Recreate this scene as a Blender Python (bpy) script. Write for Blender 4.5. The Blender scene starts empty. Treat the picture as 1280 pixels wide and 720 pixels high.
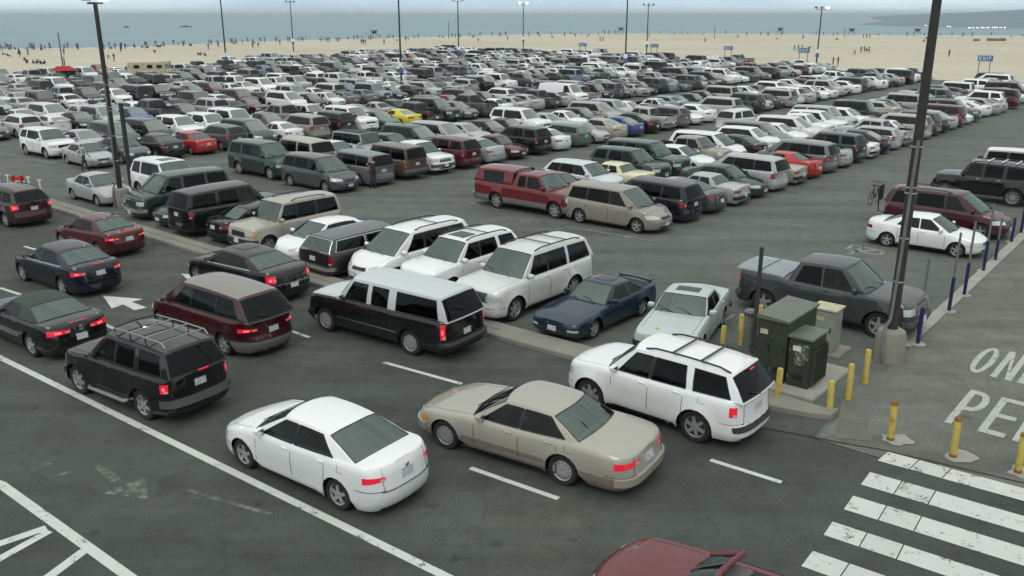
import bpy, bmesh, math, random
from mathutils import Vector, Matrix
R = math.radians
rnd = random.Random(7)
scene = bpy.context.scene
COL = scene.collection

# ------------------------------------------------------------------ camera / ground survey
F_PX, PITCH, CAM_H = 1100.0, R(17.4), 9.1
SP, CP = math.sin(PITCH), math.cos(PITCH)
TH = R(49.9)
UX, UY = math.cos(TH), math.sin(TH)       # along the parking rows (away, to the right)
WX, WY = -math.sin(TH), math.cos(TH)      # across the rows (away, to the left)
def gp(x, y, z=0.0):
    """survey: the ground point (height z) seen at photo point x, y (1280 x 720)"""
    dx, dy = x - 640.0, y - 360.0
    k = (CAM_H - z) / (F_PX * SP + dy * CP)
    return (dx * k, (F_PX * CP - dy * SP) * k)
def ab(a, b): return (a * UX + b * WX, a * UY + b * WY)
def to_ab(p): return (p[0] * UX + p[1] * UY, p[0] * WX + p[1] * WY)
def proj(X, Y, Z=0.0):
    Z -= CAM_H
    d = Y * CP - Z * SP
    if d < 0.1: return (-9999, -9999, d)
    return (640 + F_PX * X / d, 360 - F_PX * (Y * SP + Z * CP) / d, d)
def height_at(p, ytop):
    lo, hi = 0.0, 40.0
    for _ in range(40):
        m = (lo + hi) / 2
        if proj(p[0], p[1], m)[1] > ytop: lo = m
        else: hi = m
    return lo

cam_d = bpy.data.cameras.new('camera'); cam = bpy.data.objects.new('camera', cam_d); COL.objects.link(cam)
cam.location = (0, 0, CAM_H); cam.rotation_euler = (math.pi / 2 - PITCH, 0, 0)
cam_d.sensor_width = 36; cam_d.lens = 36 * F_PX / 1280; cam_d.clip_end = 30000; cam_d.clip_start = 0.1
scene.camera = cam

# ------------------------------------------------------------------ materials
MATS = {}
def newmat(name):
    m = bpy.data.materials.new(name); m.use_nodes = True
    MATS[name] = m
    return m, m.node_tree.nodes, m.node_tree.links, m.node_tree.nodes['Principled BSDF']
def simple(name, col, rough=0.5, metal=0.0, emit=None, estr=0.0, coat=0.0, spec=0.5):
    m, n, l, p = newmat(name)
    p.inputs['Base Color'].default_value = (*col, 1); p.inputs['Roughness'].default_value = rough
    p.inputs['Metallic'].default_value = metal; p.inputs['Coat Weight'].default_value = coat
    p.inputs['Specular IOR Level'].default_value = spec
    if emit: p.inputs['Emission Color'].default_value = (*emit, 1); p.inputs['Emission Strength'].default_value = estr
    return m
def noise(n, l, scale, detail=4, rough=0.6, coord=None):
    t = n.new('ShaderNodeTexNoise'); t.inputs['Scale'].default_value = scale
    t.inputs['Detail'].default_value = detail; t.inputs['Roughness'].default_value = rough
    if coord is None:
        g = n.new('ShaderNodeNewGeometry'); coord = g.outputs['Position']
    l.new(coord, t.inputs['Vector'])
    return t.outputs['Fac']
def ramp(n, l, fac, stops):
    r = n.new('ShaderNodeValToRGB'); e = r.color_ramp.elements
    e[0].position, e[0].color = stops[0][0], (*stops[0][1], 1)
    e[1].position, e[1].color = stops[-1][0], (*stops[-1][1], 1)
    for p_, c in stops[1:-1]:
        k = e.new(p_); k.color = (*c, 1)
    l.new(fac, r.inputs['Fac']); return r.outputs['Color']
def mixc(n, l, a, b, fac, mode='MIX'):
    m = n.new('ShaderNodeMix'); m.data_type = 'RGBA'; m.blend_type = mode
    for s, v in ((m.inputs[6], a), (m.inputs[7], b)):
        if isinstance(v, tuple): s.default_value = (*v, 1)
        else: l.new(v, s)
    if isinstance(fac, (int, float)): m.inputs[0].default_value = fac
    else: l.new(fac, m.inputs[0])
    return m.outputs[2]
def g1(v): return (v, v, v)

def asphalt(name, dark, light, tint_scale=0.12, crack=True):
    m, n, l, p = newmat(name)
    big = noise(n, l, tint_scale, 6, 0.65)
    base = ramp(n, l, big, [(0.3, dark), (0.7, light)])
    fine = noise(n, l, 28, 3, 0.7)
    base = mixc(n, l, base, ramp(n, l, fine, [(0.35, g1(0.55)), (0.75, g1(1.3))]), 0.8, 'MULTIPLY')
    mid = noise(n, l, 1.1, 6, 0.75)
    base = mixc(n, l, base, ramp(n, l, mid, [(0.33, g1(0.7)), (0.52, g1(1.0)), (0.75, g1(1.18))]), 0.8, 'MULTIPLY')
    # tyre-worn streaks along the driving direction
    g = n.new('ShaderNodeNewGeometry'); mp = n.new('ShaderNodeMapping'); mp.vector_type = 'POINT'
    mp.inputs['Rotation'].default_value = (0, 0, R(37)); mp.inputs['Scale'].default_value = (0.06, 1.0, 1)
    l.new(g.outputs['Position'], mp.inputs['Vector'])
    st = noise(n, l, 0.9, 4, 0.6, mp.outputs['Vector'])
    base = mixc(n, l, base, ramp(n, l, st, [(0.35, g1(0.70)), (0.62, g1(1.12))]), 0.75, 'MULTIPLY')
    if crack:
        v = n.new('ShaderNodeTexVoronoi'); v.feature = 'DISTANCE_TO_EDGE'; v.inputs['Scale'].default_value = 0.16
        wv = n.new('ShaderNodeVectorMath'); wv.operation = 'ADD'
        nz = n.new('ShaderNodeTexNoise'); nz.inputs['Scale'].default_value = 0.8; nz.inputs['Detail'].default_value = 5
        l.new(g.outputs['Position'], nz.inputs['Vector'])
        l.new(g.outputs['Position'], wv.inputs[0]); l.new(nz.outputs['Color'], wv.inputs[1])
        l.new(wv.outputs[0], v.inputs['Vector'])
        base = mixc(n, l, base, ramp(n, l, v.outputs['Distance'], [(0.0, g1(0.5)), (0.006, g1(1.0))]), 0.32, 'MULTIPLY')
    # oil drips
    spots = noise(n, l, 2.3, 2, 0.4)
    base = mixc(n, l, base, ramp(n, l, spots, [(0.66, g1(1.0)), (0.74, g1(0.62))]), 0.8, 'MULTIPLY')
    l.new(base, p.inputs['Base Color']); p.inputs['Roughness'].default_value = 0.82
    p.inputs['Specular IOR Level'].default_value = 0.3
    b = n.new('ShaderNodeBump'); b.inputs['Strength'].default_value = 0.25; b.inputs['Distance'].default_value = 0.01
    l.new(fine, b.inputs['Height']); l.new(b.outputs['Normal'], p.inputs['Normal'])
    return m
ROAD_D, ROAD_L = (0.049, 0.056, 0.050), (0.096, 0.105, 0.094)
asphalt('asphalt_road', ROAD_D, ROAD_L)
asphalt('asphalt_lot', (0.098, 0.109, 0.097), (0.135, 0.148, 0.133))
asphalt('asphalt_patch', (0.062, 0.066, 0.055), (0.10, 0.106, 0.088), .8)
asphalt('promenade', (0.128, 0.139, 0.121), (0.175, 0.184, 0.162), 0.2)

def worn(name, col, under, lo, hi, scale=3.0, rough=0.7):
    m, n, l, p = newmat(name)
    f = noise(n, l, scale, 8, 0.72)
    fine = noise(n, l, 24, 3, 0.7)
    s = n.new('ShaderNodeMath'); s.operation = 'MULTIPLY_ADD'; s.inputs[1].default_value = 0.3; l.new(fine, s.inputs[0]); l.new(f, s.inputs[2])
    k = ramp(n, l, s.outputs[0], [(lo, g1(0)), (hi, g1(1))])
    c = mixc(n, l, col, tuple(x * 0.82 for x in col), noise(n, l, 1.3, 5))
    c = mixc(n, l, c, under, k)
    l.new(c, p.inputs['Base Color']); p.inputs['Roughness'].default_value = rough; p.inputs['Specular IOR Level'].default_value = 0.25
    return m
worn('mark_white', (0.56, 0.58, 0.55), (0.05, 0.055, 0.046), 0.72, 0.84)
worn('mark_white_worn', (0.52, 0.54, 0.51), (0.06, 0.065, 0.055), 0.69, 0.79, 2.2)
worn('mark_faded', (0.21, 0.245, 0.205), (0.062, 0.078, 0.066), 0.48, 0.68, 3.4)
worn('mark_green', (0.066, 0.092, 0.074), (0.058, 0.066, 0.057), 0.46, 0.66, 1.6)
worn('mark_ped', (0.42, 0.45, 0.41), (0.105, 0.112, 0.095), 0.68, 0.84, 3.0)
worn('mark_stall', (0.28, 0.29, 0.26), (0.078, 0.082, 0.07), 0.60, 0.80, 2.5)
worn('concrete', (0.27, 0.265, 0.225), (0.17, 0.17, 0.15), 0.45, 0.85, 0.9, 0.9)
worn('concrete_pale', (0.36, 0.355, 0.31), (0.24, 0.24, 0.21), 0.5, 0.85, 1.6, 0.9)
worn('patch_pale', (0.19, 0.182, 0.155), (0.115, 0.122, 0.106), 0.40, 0.70, 1.5, 0.9)
worn('box_green', (0.045, 0.058, 0.040), (0.03, 0.038, 0.028), 0.5, 0.9, 2.0, 0.45)
worn('box_green_top', (0.13, 0.16, 0.13), (0.085, 0.105, 0.085), 0.5, 0.9, 2.0, 0.4)
worn('box_pale', (0.27, 0.31, 0.27), (0.20, 0.20, 0.15), 0.6, 0.85, 3.0, 0.6)
worn('box_cream', (0.50, 0.48, 0.33), (0.2, 0.16, 0.1), 0.66, 0.86, 5.0, 0.6)
worn('graffiti', (0.42, 0.45, 0.42), (0.06, 0.08, 0.055), 0.55, 0.62, 6.0, 0.6)
worn('bollard_yellow', (0.50, 0.40, 0.10), (0.22, 0.14, 0.05), 0.68, 0.84, 7.0, 0.55)
worn('rust', (0.34, 0.17, 0.05), (0.13, 0.07, 0.035), 0.5, 0.8, 9.0, 0.85)
worn('post_blue', (0.018, 0.026, 0.10), (0.02, 0.022, 0.05), 0.7, 0.9, 6.0, 0.5)
worn('post_grey', (0.16, 0.17, 0.17), (0.10, 0.09, 0.08), 0.6, 0.9, 6.0, 0.6)
worn('pole_dark', (0.032, 0.036, 0.034), (0.06, 0.05, 0.04), 0.6, 0.9, 4.0, 0.6)
worn('tent_red', (0.38, 0.03, 0.03), (0.25, 0.02, 0.02), 0.6, 0.9, 1.0, 0.8)

m, n, l, p = newmat('sand')
big = noise(n, l, 0.02, 6, 0.6); c = ramp(n, l, big, [(0.3, (0.385, 0.35, 0.272)), (0.7, (0.475, 0.435, 0.345))])
md = noise(n, l, 0.35, 6, 0.7); c = mixc(n, l, c, ramp(n, l, md, [(0.3, g1(0.82)), (0.7, g1(1.12))]), 0.8, 'MULTIPLY')
l.new(c, p.inputs['Base Color']); p.inputs['Roughness'].default_value = 0.95
b = n.new('ShaderNodeBump'); b.inputs['Strength'].default_value = 0.5; b.inputs['Distance'].default_value = 0.2; l.new(md, b.inputs['Height']); l.new(b.outputs['Normal'], p.inputs['Normal'])

m, n, l, p = newmat('sea_water')
g = n.new('ShaderNodeNewGeometry'); mp = n.new('ShaderNodeMapping'); mp.inputs['Rotation'].default_value = (0, 0, R(10)); mp.inputs['Scale'].default_value = (0.25, 1, 1)
l.new(g.outputs['Position'], mp.inputs['Vector'])
w1 = noise(n, l, 0.02, 7, 0.62, mp.outputs['Vector'])
c = ramp(n, l, w1, [(0.3, (0.06, 0.15, 0.19)), (0.7, (0.10, 0.205, 0.245))])
l.new(c, p.inputs['Base Color']); p.inputs['Roughness'].default_value = 0.35
w2 = noise(n, l, 0.25, 6, 0.6, mp.outputs['Vector'])
b = n.new('ShaderNodeBump'); b.inputs['Strength'].default_value = 0.7; b.inputs['Distance'].default_value = 1.0; l.new(w2, b.inputs['Height']); l.new(b.outputs['Normal'], p.inputs['Normal'])

simple('surf_foam', (0.7, 0.74, 0.72), 0.7)
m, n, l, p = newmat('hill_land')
c = ramp(n, l, noise(n, l, 0.004, 6), [(0.35, (0.115, 0.165, 0.205)), (0.7, (0.15, 0.20, 0.235))]); l.new(c, p.inputs['Base Color']); p.inputs['Roughness'].default_value = 1  # blue tint of distance haze put into the land colour

def paintmat(name, col=None):
    m, n, l, p = newmat(name)
    if col is None:
        oi = n.new('ShaderNodeObjectInfo'); c = oi.outputs['Color']
    else:
        rgb = n.new('ShaderNodeRGB'); rgb.outputs[0].default_value = (*col, 1); c = rgb.outputs[0]
    tc = n.new('ShaderNodeTexCoord')
    d = noise(n, l, 2.2, 6, 0.7, tc.outputs['Object'])
    # road dust film, patchy
    c2 = mixc(n, l, c, (0.16, 0.16, 0.145), ramp(n, l, d, [(0.4, g1(0.0)), (0.8, g1(0.055))]))
    # grime along the sills (part of the car's own dirt)
    sx = n.new('ShaderNodeSeparateXYZ'); l.new(tc.outputs['Object'], sx.inputs[0])
    mr = n.new('ShaderNodeMapRange'); mr.inputs[1].default_value = 0.18; mr.inputs[2].default_value = 0.62; mr.inputs[3].default_value = 0.5; mr.inputs[4].default_value = 0.0
    l.new(sx.outputs['Z'], mr.inputs[0])
    mm = n.new('ShaderNodeMath'); mm.operation = 'MULTIPLY'; l.new(mr.outputs[0], mm.inputs[0]); l.new(d, mm.inputs[1])
    c2 = mixc(n, l, c2, (0.05, 0.048, 0.042), mm.outputs[0])
    l.new(c2, p.inputs['Base Color'])
    p.inputs['Metallic'].default_value = 0.15; p.inputs['Roughness'].default_value = 0.38
    p.inputs['Coat Weight'].default_value = 0.75; p.inputs['Coat Roughness'].default_value = 0.035; p.inputs['Coat IOR'].default_value = 1.7; p.inputs['Specular IOR Level'].default_value = 0.04
    rr = n.new('ShaderNodeMapRange'); rr.inputs[3].default_value = 0.28; rr.inputs[4].default_value = 0.5; l.new(d, rr.inputs[0]); l.new(rr.outputs[0], p.inputs['Roughness'])
    return m
paintmat('car_paint')
COLORS = {
 'white': (0.74, 0.76, 0.77), 'offwhite': (0.60, 0.61, 0.60), 'silver': (0.36, 0.38, 0.39), 'grey': (0.13, 0.14, 0.145), 'champagne': (0.34, 0.325, 0.28),
 'dark grey': (0.055, 0.062, 0.07), 'black': (0.005, 0.0055, 0.006), 'dark green': (0.016, 0.034, 0.028), 'navy': (0.005, 0.006, 0.017),
 'blue': (0.03, 0.07, 0.20), 'red': (0.38, 0.018, 0.018), 'dark red': (0.070, 0.005, 0.010), 'tan': (0.25, 0.235, 0.20), 'yellow': (0.60, 0.52, 0.05),
 'brown': (0.10, 0.065, 0.05), 'light blue': (0.20, 0.27, 0.33), 'green': (0.07, 0.12, 0.09), 'cream': (0.66, 0.62, 0.42)}
for k, v in COLORS.items(): paintmat('paint_' + k.replace(' ', '_'), v)
paintmat('paint_champagne_low', (0.20, 0.175, 0.15)); paintmat('paint_roof_silver', (0.50, 0.54, 0.56)); paintmat('paint_pewter', (0.17, 0.16, 0.155)); paintmat('paint_roof_dust', (0.19, 0.175, 0.16)); paintmat('paint_tonneau', (0.19, 0.235, 0.245))
simple('soft_top', (0.035, 0.05, 0.042), 0.85)

def glassm(name, tcol, gcol, add, ior=1.55):
    m, n, l, p = newmat(name); out = n['Material Output']; n.remove(p)
    tr = n.new('ShaderNodeBsdfTransparent'); tr.inputs[0].default_value = (*tcol, 1)
    gl = n.new('ShaderNodeBsdfGlossy'); gl.inputs['Roughness'].default_value = 0.02; gl.inputs['Color'].default_value = (*gcol, 1)
    fr = n.new('ShaderNodeFresnel'); fr.inputs['IOR'].default_value = ior
    ad = n.new('ShaderNodeMath'); ad.operation = 'ADD'; ad.inputs[1].default_value = add; ad.use_clamp = True; l.new(fr.outputs[0], ad.inputs[0])
    mx = n.new('ShaderNodeMixShader'); l.new(ad.outputs[0], mx.inputs[0]); l.new(tr.outputs[0], mx.inputs[1]); l.new(gl.outputs[0], mx.inputs[2]); l.new(mx.outputs[0], out.inputs[0])
glassm('glass_screen', (0.40, 0.46, 0.43), (0.72, 0.86, 0.82), 0.10)
glassm('glass', (0.20, 0.22, 0.21), (0.8, 0.88, 0.86), 0.0, 1.45)
glassm('glass_tint', (0.03, 0.033, 0.035), (0.6, 0.64, 0.66), 0.0, 1.4)
simple('glass_dark', (0.010, 0.012, 0.012), 0.05, spec=0.3)
simple('windshield_far', (0.060, 0.080, 0.073), 0.05, spec=1.0, coat=1.0)  # sky reflection partly put into the paler greenish base colour
simple('interior', (0.022, 0.022, 0.022), 0.85); simple('seat_fabric', (0.20, 0.195, 0.18), 0.9); simple('dash_plastic', (0.10, 0.10, 0.095), 0.7)
simple('trim_black', (0.014, 0.014, 0.015), 0.5); simple('seam', (0.012, 0.012, 0.012), 0.8); simple('underbody', (0.008, 0.008, 0.008), 0.9)
simple('chrome', (0.62, 0.64, 0.65), 0.18, 0.95); simple('tyre', (0.014, 0.014, 0.014), 0.85); simple('rim_alloy', (0.42, 0.43, 0.44), 0.3, 0.6)
simple('rim_dark', (0.02, 0.02, 0.02), 0.6); simple('hubcap', (0.42, 0.43, 0.44), 0.35, 0.6)
simple('lamp_red', (0.22, 0.010, 0.012), 0.2, coat=0.8)
simple('lamp_red_dull', (0.20, 0.006, 0.012), 0.15, coat=0.8, emit=(1.0, 0.02, 0.05), estr=0.05)
simple('lamp_red_lit', (0.4, 0.01, 0.02), 0.2, coat=0.6, emit=(1.0, 0.02, 0.05), estr=0.30)
simple('lamp_red_hot', (0.6, 0.1, 0.1), 0.25, emit=(1.0, 0.09, 0.12), estr=1.7)
simple('lamp_clear', (0.42, 0.46, 0.47), 0.12, coat=1.0); simple('lamp_amber', (0.6, 0.20, 0.03), 0.25, coat=0.8); simple('grille_dark', (0.018, 0.018, 0.02), 0.35)
m, n, l, p = newmat('plate'); tc = n.new('ShaderNodeTexCoord')
c = mixc(n, l, (0.55, 0.56, 0.58), (0.12, 0.14, 0.25), ramp(n, l, noise(n, l, 38, 1, 0.5, tc.outputs['Object']), [(0.5, g1(0)), (0.6, g1(0.8))])); l.new(c, p.inputs['Base Color'])
simple('skin', (0.42, 0.26, 0.19), 0.6); simple('skin_dark', (0.16, 0.09, 0.06), 0.6); simple('hair', (0.02, 0.014, 0.01), 0.7); simple('trousers', (0.025, 0.03, 0.045), 0.85); simple('shoe', (0.02, 0.02, 0.02), 0.7)
m, n, l, p = newmat('shirt'); oi = n.new('ShaderNodeObjectInfo'); l.new(oi.outputs['Color'], p.inputs['Base Color']); p.inputs['Roughness'].default_value = 0.85
simple('lamp_housing', (0.10, 0.105, 0.10), 0.5); simple('lamp_glow', (0.9, 0.9, 0.8), 0.3, emit=(1.0, 0.95, 0.75), estr=30.0); simple('lamp_off', (0.12, 0.14, 0.14), 0.2)
simple('sign_blue', (0.05, 0.12, 0.28), 0.5); simple('sign_white', (0.72, 0.75, 0.78), 0.5); simple('tower_blue', (0.30, 0.38, 0.42), 0.7)
simple('wood_grey', (0.16, 0.14, 0.12), 0.9); simple('city_light', (1, 1, 1), 0.4, emit=(1.0, 0.97, 0.9), estr=2.5); simple('barrier_red', (0.45, 0.03, 0.03), 0.5); simple('plastic_white', (0.6, 0.61, 0.6), 0.5)
simple('steel', (0.3, 0.31, 0.31), 0.4, 0.8); simple('fascia_dark', (0.05, 0.052, 0.055), 0.6)

# ------------------------------------------------------------------ mesh bucket
class MB:
    def __init__(s): s.v = []; s.f = []; s.m = []; s.mats = []
    def mi(s, mat):
        if mat not in s.mats: s.mats.append(mat)
        return s.mats.index(mat)
    def add(s, verts, faces, mat, mats=None):
        o = len(s.v); s.v += [tuple(v) for v in verts]
        for k, f in enumerate(faces):
            f2 = []
            for i in f:
                if not f2 or s.v[o + i] != s.v[f2[-1]]: f2.append(o + i)
            if len(f2) > 1 and s.v[f2[0]] == s.v[f2[-1]]: f2.pop()
            if len(f2) < 3: continue
            s.f.append(f2); s.m.append(s.mi(mats[k] if mats else mat))
    def grid(s, rows, mat, cellmat=None, close=False):
        """rows: list of equal-length point lists"""
        nr, nc = len(rows), len(rows[0]); v = [p for r in rows for p in r]; f = []; mm = []
        for i in range(nr - 1):
            for j in range(nc if close else nc - 1):
                m_ = cellmat(i, j) if cellmat else mat
                if m_ is None: continue
                j2 = (j + 1) % nc
                f.append((i * nc + j, i * nc + j2, (i + 1) * nc + j2, (i + 1) * nc + j)); mm.append(m_)
        s.add(v, f, mat, mm)
    def box(s, c, d, mat, rz=0, bev=0.0, taper=1.0, ry=0):
        cx, cy, cz = c; hx, hy, hz = d[0] / 2, d[1] / 2, d[2] / 2
        co, si = math.cos(rz), math.sin(rz); cr, sr = math.cos(ry), math.sin(ry)
        def T(x, y, z):
            x, z = x * cr + z * sr, -x * sr + z * cr
            return (cx + x * co - y * si, cy + x * si + y * co, cz + z)
        if bev <= 0:
            vs = [T(sx * hx * (taper if sz > 0 else 1), sy * hy * (taper if sz > 0 else 1), sz * hz) for sz in (-1, 1) for sx, sy in ((-1, -1), (1, -1), (1, 1), (-1, 1))]
            s.add(vs, [(3, 2, 1, 0), (4, 5, 6, 7), (0, 1, 5, 4), (1, 2, 6, 5), (2, 3, 7, 6), (3, 0, 4, 7)], mat)
        else:
            b = bev; rings = []
            for z, ins in ((-hz, b), (-hz + b, 0), (hz - b, 0), (hz, b)):
                k = taper if z > 0 else 1
                ax, ay = hx * k - ins, hy * k - ins; q = b * 0.7 if ins == 0 else 0
                rings.append([T(-ax + q, -ay, z), T(ax - q, -ay, z), T(ax, -ay + q, z), T(ax, ay - q, z), T(ax - q, ay, z), T(-ax + q, ay, z), T(-ax, ay - q, z), T(-ax, -ay + q, z)])
            s.grid(rings, mat, close=True)
            o = [p for p in rings[0]]; s.add(o, [tuple(range(7, -1, -1))], mat); s.add(rings[-1], [tuple(range(8))], mat)
    def tube(s, pts, r, mat, n=8, cap=True, r2=None):
        pts = [Vector(p) for p in pts]; rings = []
        for i, p in enumerate(pts):
            t = (pts[min(i + 1, len(pts) - 1)] - pts[max(i - 1, 0)]).normalized()
            up = Vector((0, 0, 1)) if abs(t.z) < 0.9 else Vector((1, 0, 0))
            a = t.cross(up).normalized(); b = a.cross(t)
            rr = r if r2 is None else r + (r2 - r) * i / (len(pts) - 1)
            rings.append([tuple(p + a * (rr * math.cos(2 * math.pi * k / n)) + b * (rr * math.sin(2 * math.pi * k / n))) for k in range(n)])
        s.grid(rings, mat, close=True)
        if cap: s.add(rings[0], [tuple(range(n))], mat); s.add(rings[-1], [tuple(range(n - 1, -1, -1))], mat)
    def lathe(s, prof, mat, n=20, axis='z', c=(0, 0, 0), cellmat=None, cap=True):
        rings = []
        for r, h in prof:
            ring = []
            for k in range(n):
                a = 2 * math.pi * k / n; x, y = r * math.cos(a), r * math.sin(a)
                ring.append((c[0] + x, c[1] + y, c[2] + h) if axis == 'z' else (c[0] + x, c[1] + h, c[2] + y))
            rings.append(ring)
        s.grid(rings, mat, (lambda i, j: cellmat[i]) if cellmat else None, close=True)
        if cap:
            s.add(rings[0], [tuple(range(n))], mat); s.add(rings[-1], [tuple(range(n - 1, -1, -1))], mat)
    def merge(s, o):
        k = len(s.v); s.v += o.v
        idx = [s.mi(m_) for m_ in o.mats]
        s.f += [[i + k for i in f] for f in o.f]; s.m += [idx[i] for i in o.m]
    def mesh(s, name, smooth=35):
        me = bpy.data.meshes.new(name); me.from_pydata(s.v, [], s.f)
        for m_ in s.mats: me.materials.append(MATS[m_])
        me.polygons.foreach_set('material_index', s.m)
        bm = bmesh.new(); bm.from_mesh(me); bmesh.ops.remove_doubles(bm, verts=bm.verts, dist=0.0004)
        bmesh.ops.recalc_face_normals(bm, faces=bm.faces); bm.to_mesh(me); bm.free()
        if smooth:
            me.polygons.foreach_set('use_smooth', [True] * len(me.polygons)); me.set_sharp_from_angle(angle=R(smooth))
        me.update(); return me
    def build(s, name, parent=None, smooth=35, color=None):
        o = bpy.data.objects.new(name, s.mesh(name, smooth)); COL.objects.link(o)
        if parent: o.parent = parent
        if color: o.color = (*color, 1)
        return o
def tag(o, label=None, cat=None, group=None, kind=None):
    if label: o['label'] = label
    if cat: o['category'] = cat
    if group: o['group'] = group
    if kind: o['kind'] = kind
    return o
def empty(name, loc, rz=0):
    o = bpy.data.objects.new(name, None); COL.objects.link(o); o.location = loc; o.rotation_euler = (0, 0, rz); o.empty_display_size = 0.3
    return o
def copy_tree(o, parent=None):
    c = o.copy(); COL.objects.link(c)
    if parent: c.parent = parent
    for ch in list(o.children): copy_tree(ch, c)
    return c

# ------------------------------------------------------------------ vehicles
def lerp(a, b, t): return a + (b - a) * t
def interp(tab, x):
    if x <= tab[0][0]: return tab[0][1]
    for (x0, y0), (x1, y1) in zip(tab, tab[1:]):
        if x <= x1:
            t = (x - x0) / (x1 - x0) if x1 > x0 else 1
            return y0 + (y1 - y0) * t
    return tab[-1][1]
def smooth_interp(tab, x, w=0.10):
    return (interp(tab, x - w) + 2 * interp(tab, x) + interp(tab, x + w)) / 4

BUL = [(0, .93), (.10, .975), (.22, .985), (.36, .985), (.5, .992), (.64, 1.0), (.78, .990), (.88, .975), (.95, .958), (1, .925)]
FS_CAR = [(.18, -.12), (.26, -.02), (.34, 0), (.5, 0), (.56, -.02), (.66, -.05), (.75, -.12), (.9, -.3)]
FS_TRUCK = [(.25, -.10), (.36, -.0), (.62, 0), (.66, -.05), (.9, -.07), (1.02, -.10), (1.15, -.2)]
RS_CAR = [(.18, -.10), (.28, -.02), (.36, 0), (.58, 0), (.64, -.03), (.9, -.07), (1.0, -.11), (1.1, -.16)]
RS_SUV = [(.25, -.08), (.36, 0), (.56, 0), (.60, -.06), (1.2, -.10)]

class Body:
    def __init__(b, S):
        b.S = S; L, W = S['L'], S['W']; b.hL = L / 2; b.hW = W / 2
        nf, nr = S.get('nf', 9), S.get('nr', 12); mm = S.get('nm', 2.4)
        pts = []
        for k in range(601):
            th = math.pi * k / 600; c, s_ = math.cos(th), math.sin(th)
            n_ = nf if c > 0 else nr
            pts.append((math.copysign(b.hL * abs(c) ** (2 / n_), c), b.hW * max(0, s_) ** (2 / mm)))
        b.pts = pts; cum = [0]
        for p, q in zip(pts, pts[1:]): cum.append(cum[-1] + math.hypot(q[0] - p[0], q[1] - p[1]))
        b.cum = cum; b.T = cum[-1]
    def P(b, s):
        s = max(0, min(b.T, s)); lo, hi = 0, 600
        while hi - lo > 1:
            m_ = (lo + hi) // 2
            if b.cum[m_] <= s: lo = m_
            else: hi = m_
        d = b.cum[hi] - b.cum[lo]; t = (s - b.cum[lo]) / d if d else 0
        return lerp(b.pts[lo][0], b.pts[hi][0], t), lerp(b.pts[lo][1], b.pts[hi][1], t)
    def s_of_x(b, x):
        for k in range(600):
            if b.pts[k + 1][0] <= x <= b.pts[k][0]:
                d = b.pts[k][0] - b.pts[k + 1][0]; t = (b.pts[k][0] - x) / d if d else 0
                return lerp(b.cum[k], b.cum[k + 1], t)
        return 0 if x > 0 else b.T
    def zs(b, x): return smooth_interp(b.S['edge'], b.hL - x)
    def low(b, x):
        S = b.S; z = S['gc']; Ra = S['wr'] * S.get('arch', 1.16)
        for xw in (b.hL - S['fo'], b.hL - S['fo'] - S['wb']):
            if abs(x - xw) < Ra: z = max(z, S['wr'] + math.sqrt(Ra * Ra - (x - xw) ** 2))
        return z
    def ring(b, s, f, off=0.0):
        sg = 1 if s >= 0 else -1; x0, y0 = b.P(abs(s)); gc = b.S['gc']
        z = gc + f * (b.zs(x0) - gc)
        k = interp(BUL, f); y = y0 * k
        t = abs(x0) / b.hL; w = max(0, min(1, (t - .72) / .28)); w = w * w * (3 - 2 * w)
        x = x0 + (interp(b.S.get('fs', FS_CAR), z) * w if x0 > 0 else -interp(b.S.get('rs', RS_CAR), z) * w)
        S = b.S; Ra = S['wr'] * 1.16
        for xw in (b.hL - S['fo'], b.hL - S['fo'] - S['wb']):
            d = math.hypot(x0 - xw, z - S['wr'])
            if d < Ra * 1.45 and t < .93: y += S.get('flare', .018) * max(0, 1 - abs(d - Ra) / (Ra * .4))
        return Vector((x, sg * y, z))
    def surf(b, s, z, off=0.0):
        x0, _ = b.P(abs(s)); gc = b.S['gc']; f = min(1.0, max(0.0, (z - gc) / (b.zs(x0) - gc)))
        p = b.ring(s, f)
        if off:
            e = .02; a = b.ring(s + e if abs(s) + e < b.T else s - e, f); c = b.ring(s, min(1, f + .03) if f < .97 else f - .03)
            n = (a - p).cross(c - p)
            if n.length < 1e-9: n = Vector((1, 0, 0))
            n.normalize()
            if n.dot(Vector((p.x * (3.0 if abs(p.x) > b.hL * .93 else .0) , p.y, 0.0))) < 0: n = -n
            p = p + n * off
        return p
    def patch(b, mb, s0, s1, z0, z1, mat, off=.008, ns=6, nz=3, zfun=None):
        def row(u, o):
            r = []
            for i in range(ns + 1):
                t = i / ns; a, c = (z0, z1) if zfun is None else zfun(t)
                r.append(tuple(b.surf(lerp(s0, s1, t), lerp(a, c, u), o)))
            return r
        rows = [row(0, -.01)] + [row(k / nz, off) for k in range(nz + 1)] + [row(1, -.01)]
        mb.grid(rows, mat)
        for e in (0, -1):
            st = [r[e] for r in rows[1:-1]]; s_ = s0 if e == 0 else s1; t = 0 if e == 0 else 1
            a, c = (z0, z1) if zfun is None else zfun(t)
            inn = [tuple(b.surf(s_, lerp(a, c, k / nz), -.01)) for k in range(nz + 1)]
            mb.grid([st, inn], mat)
    def sX(b, d): return b.s_of_x(b.hL - d)

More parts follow.
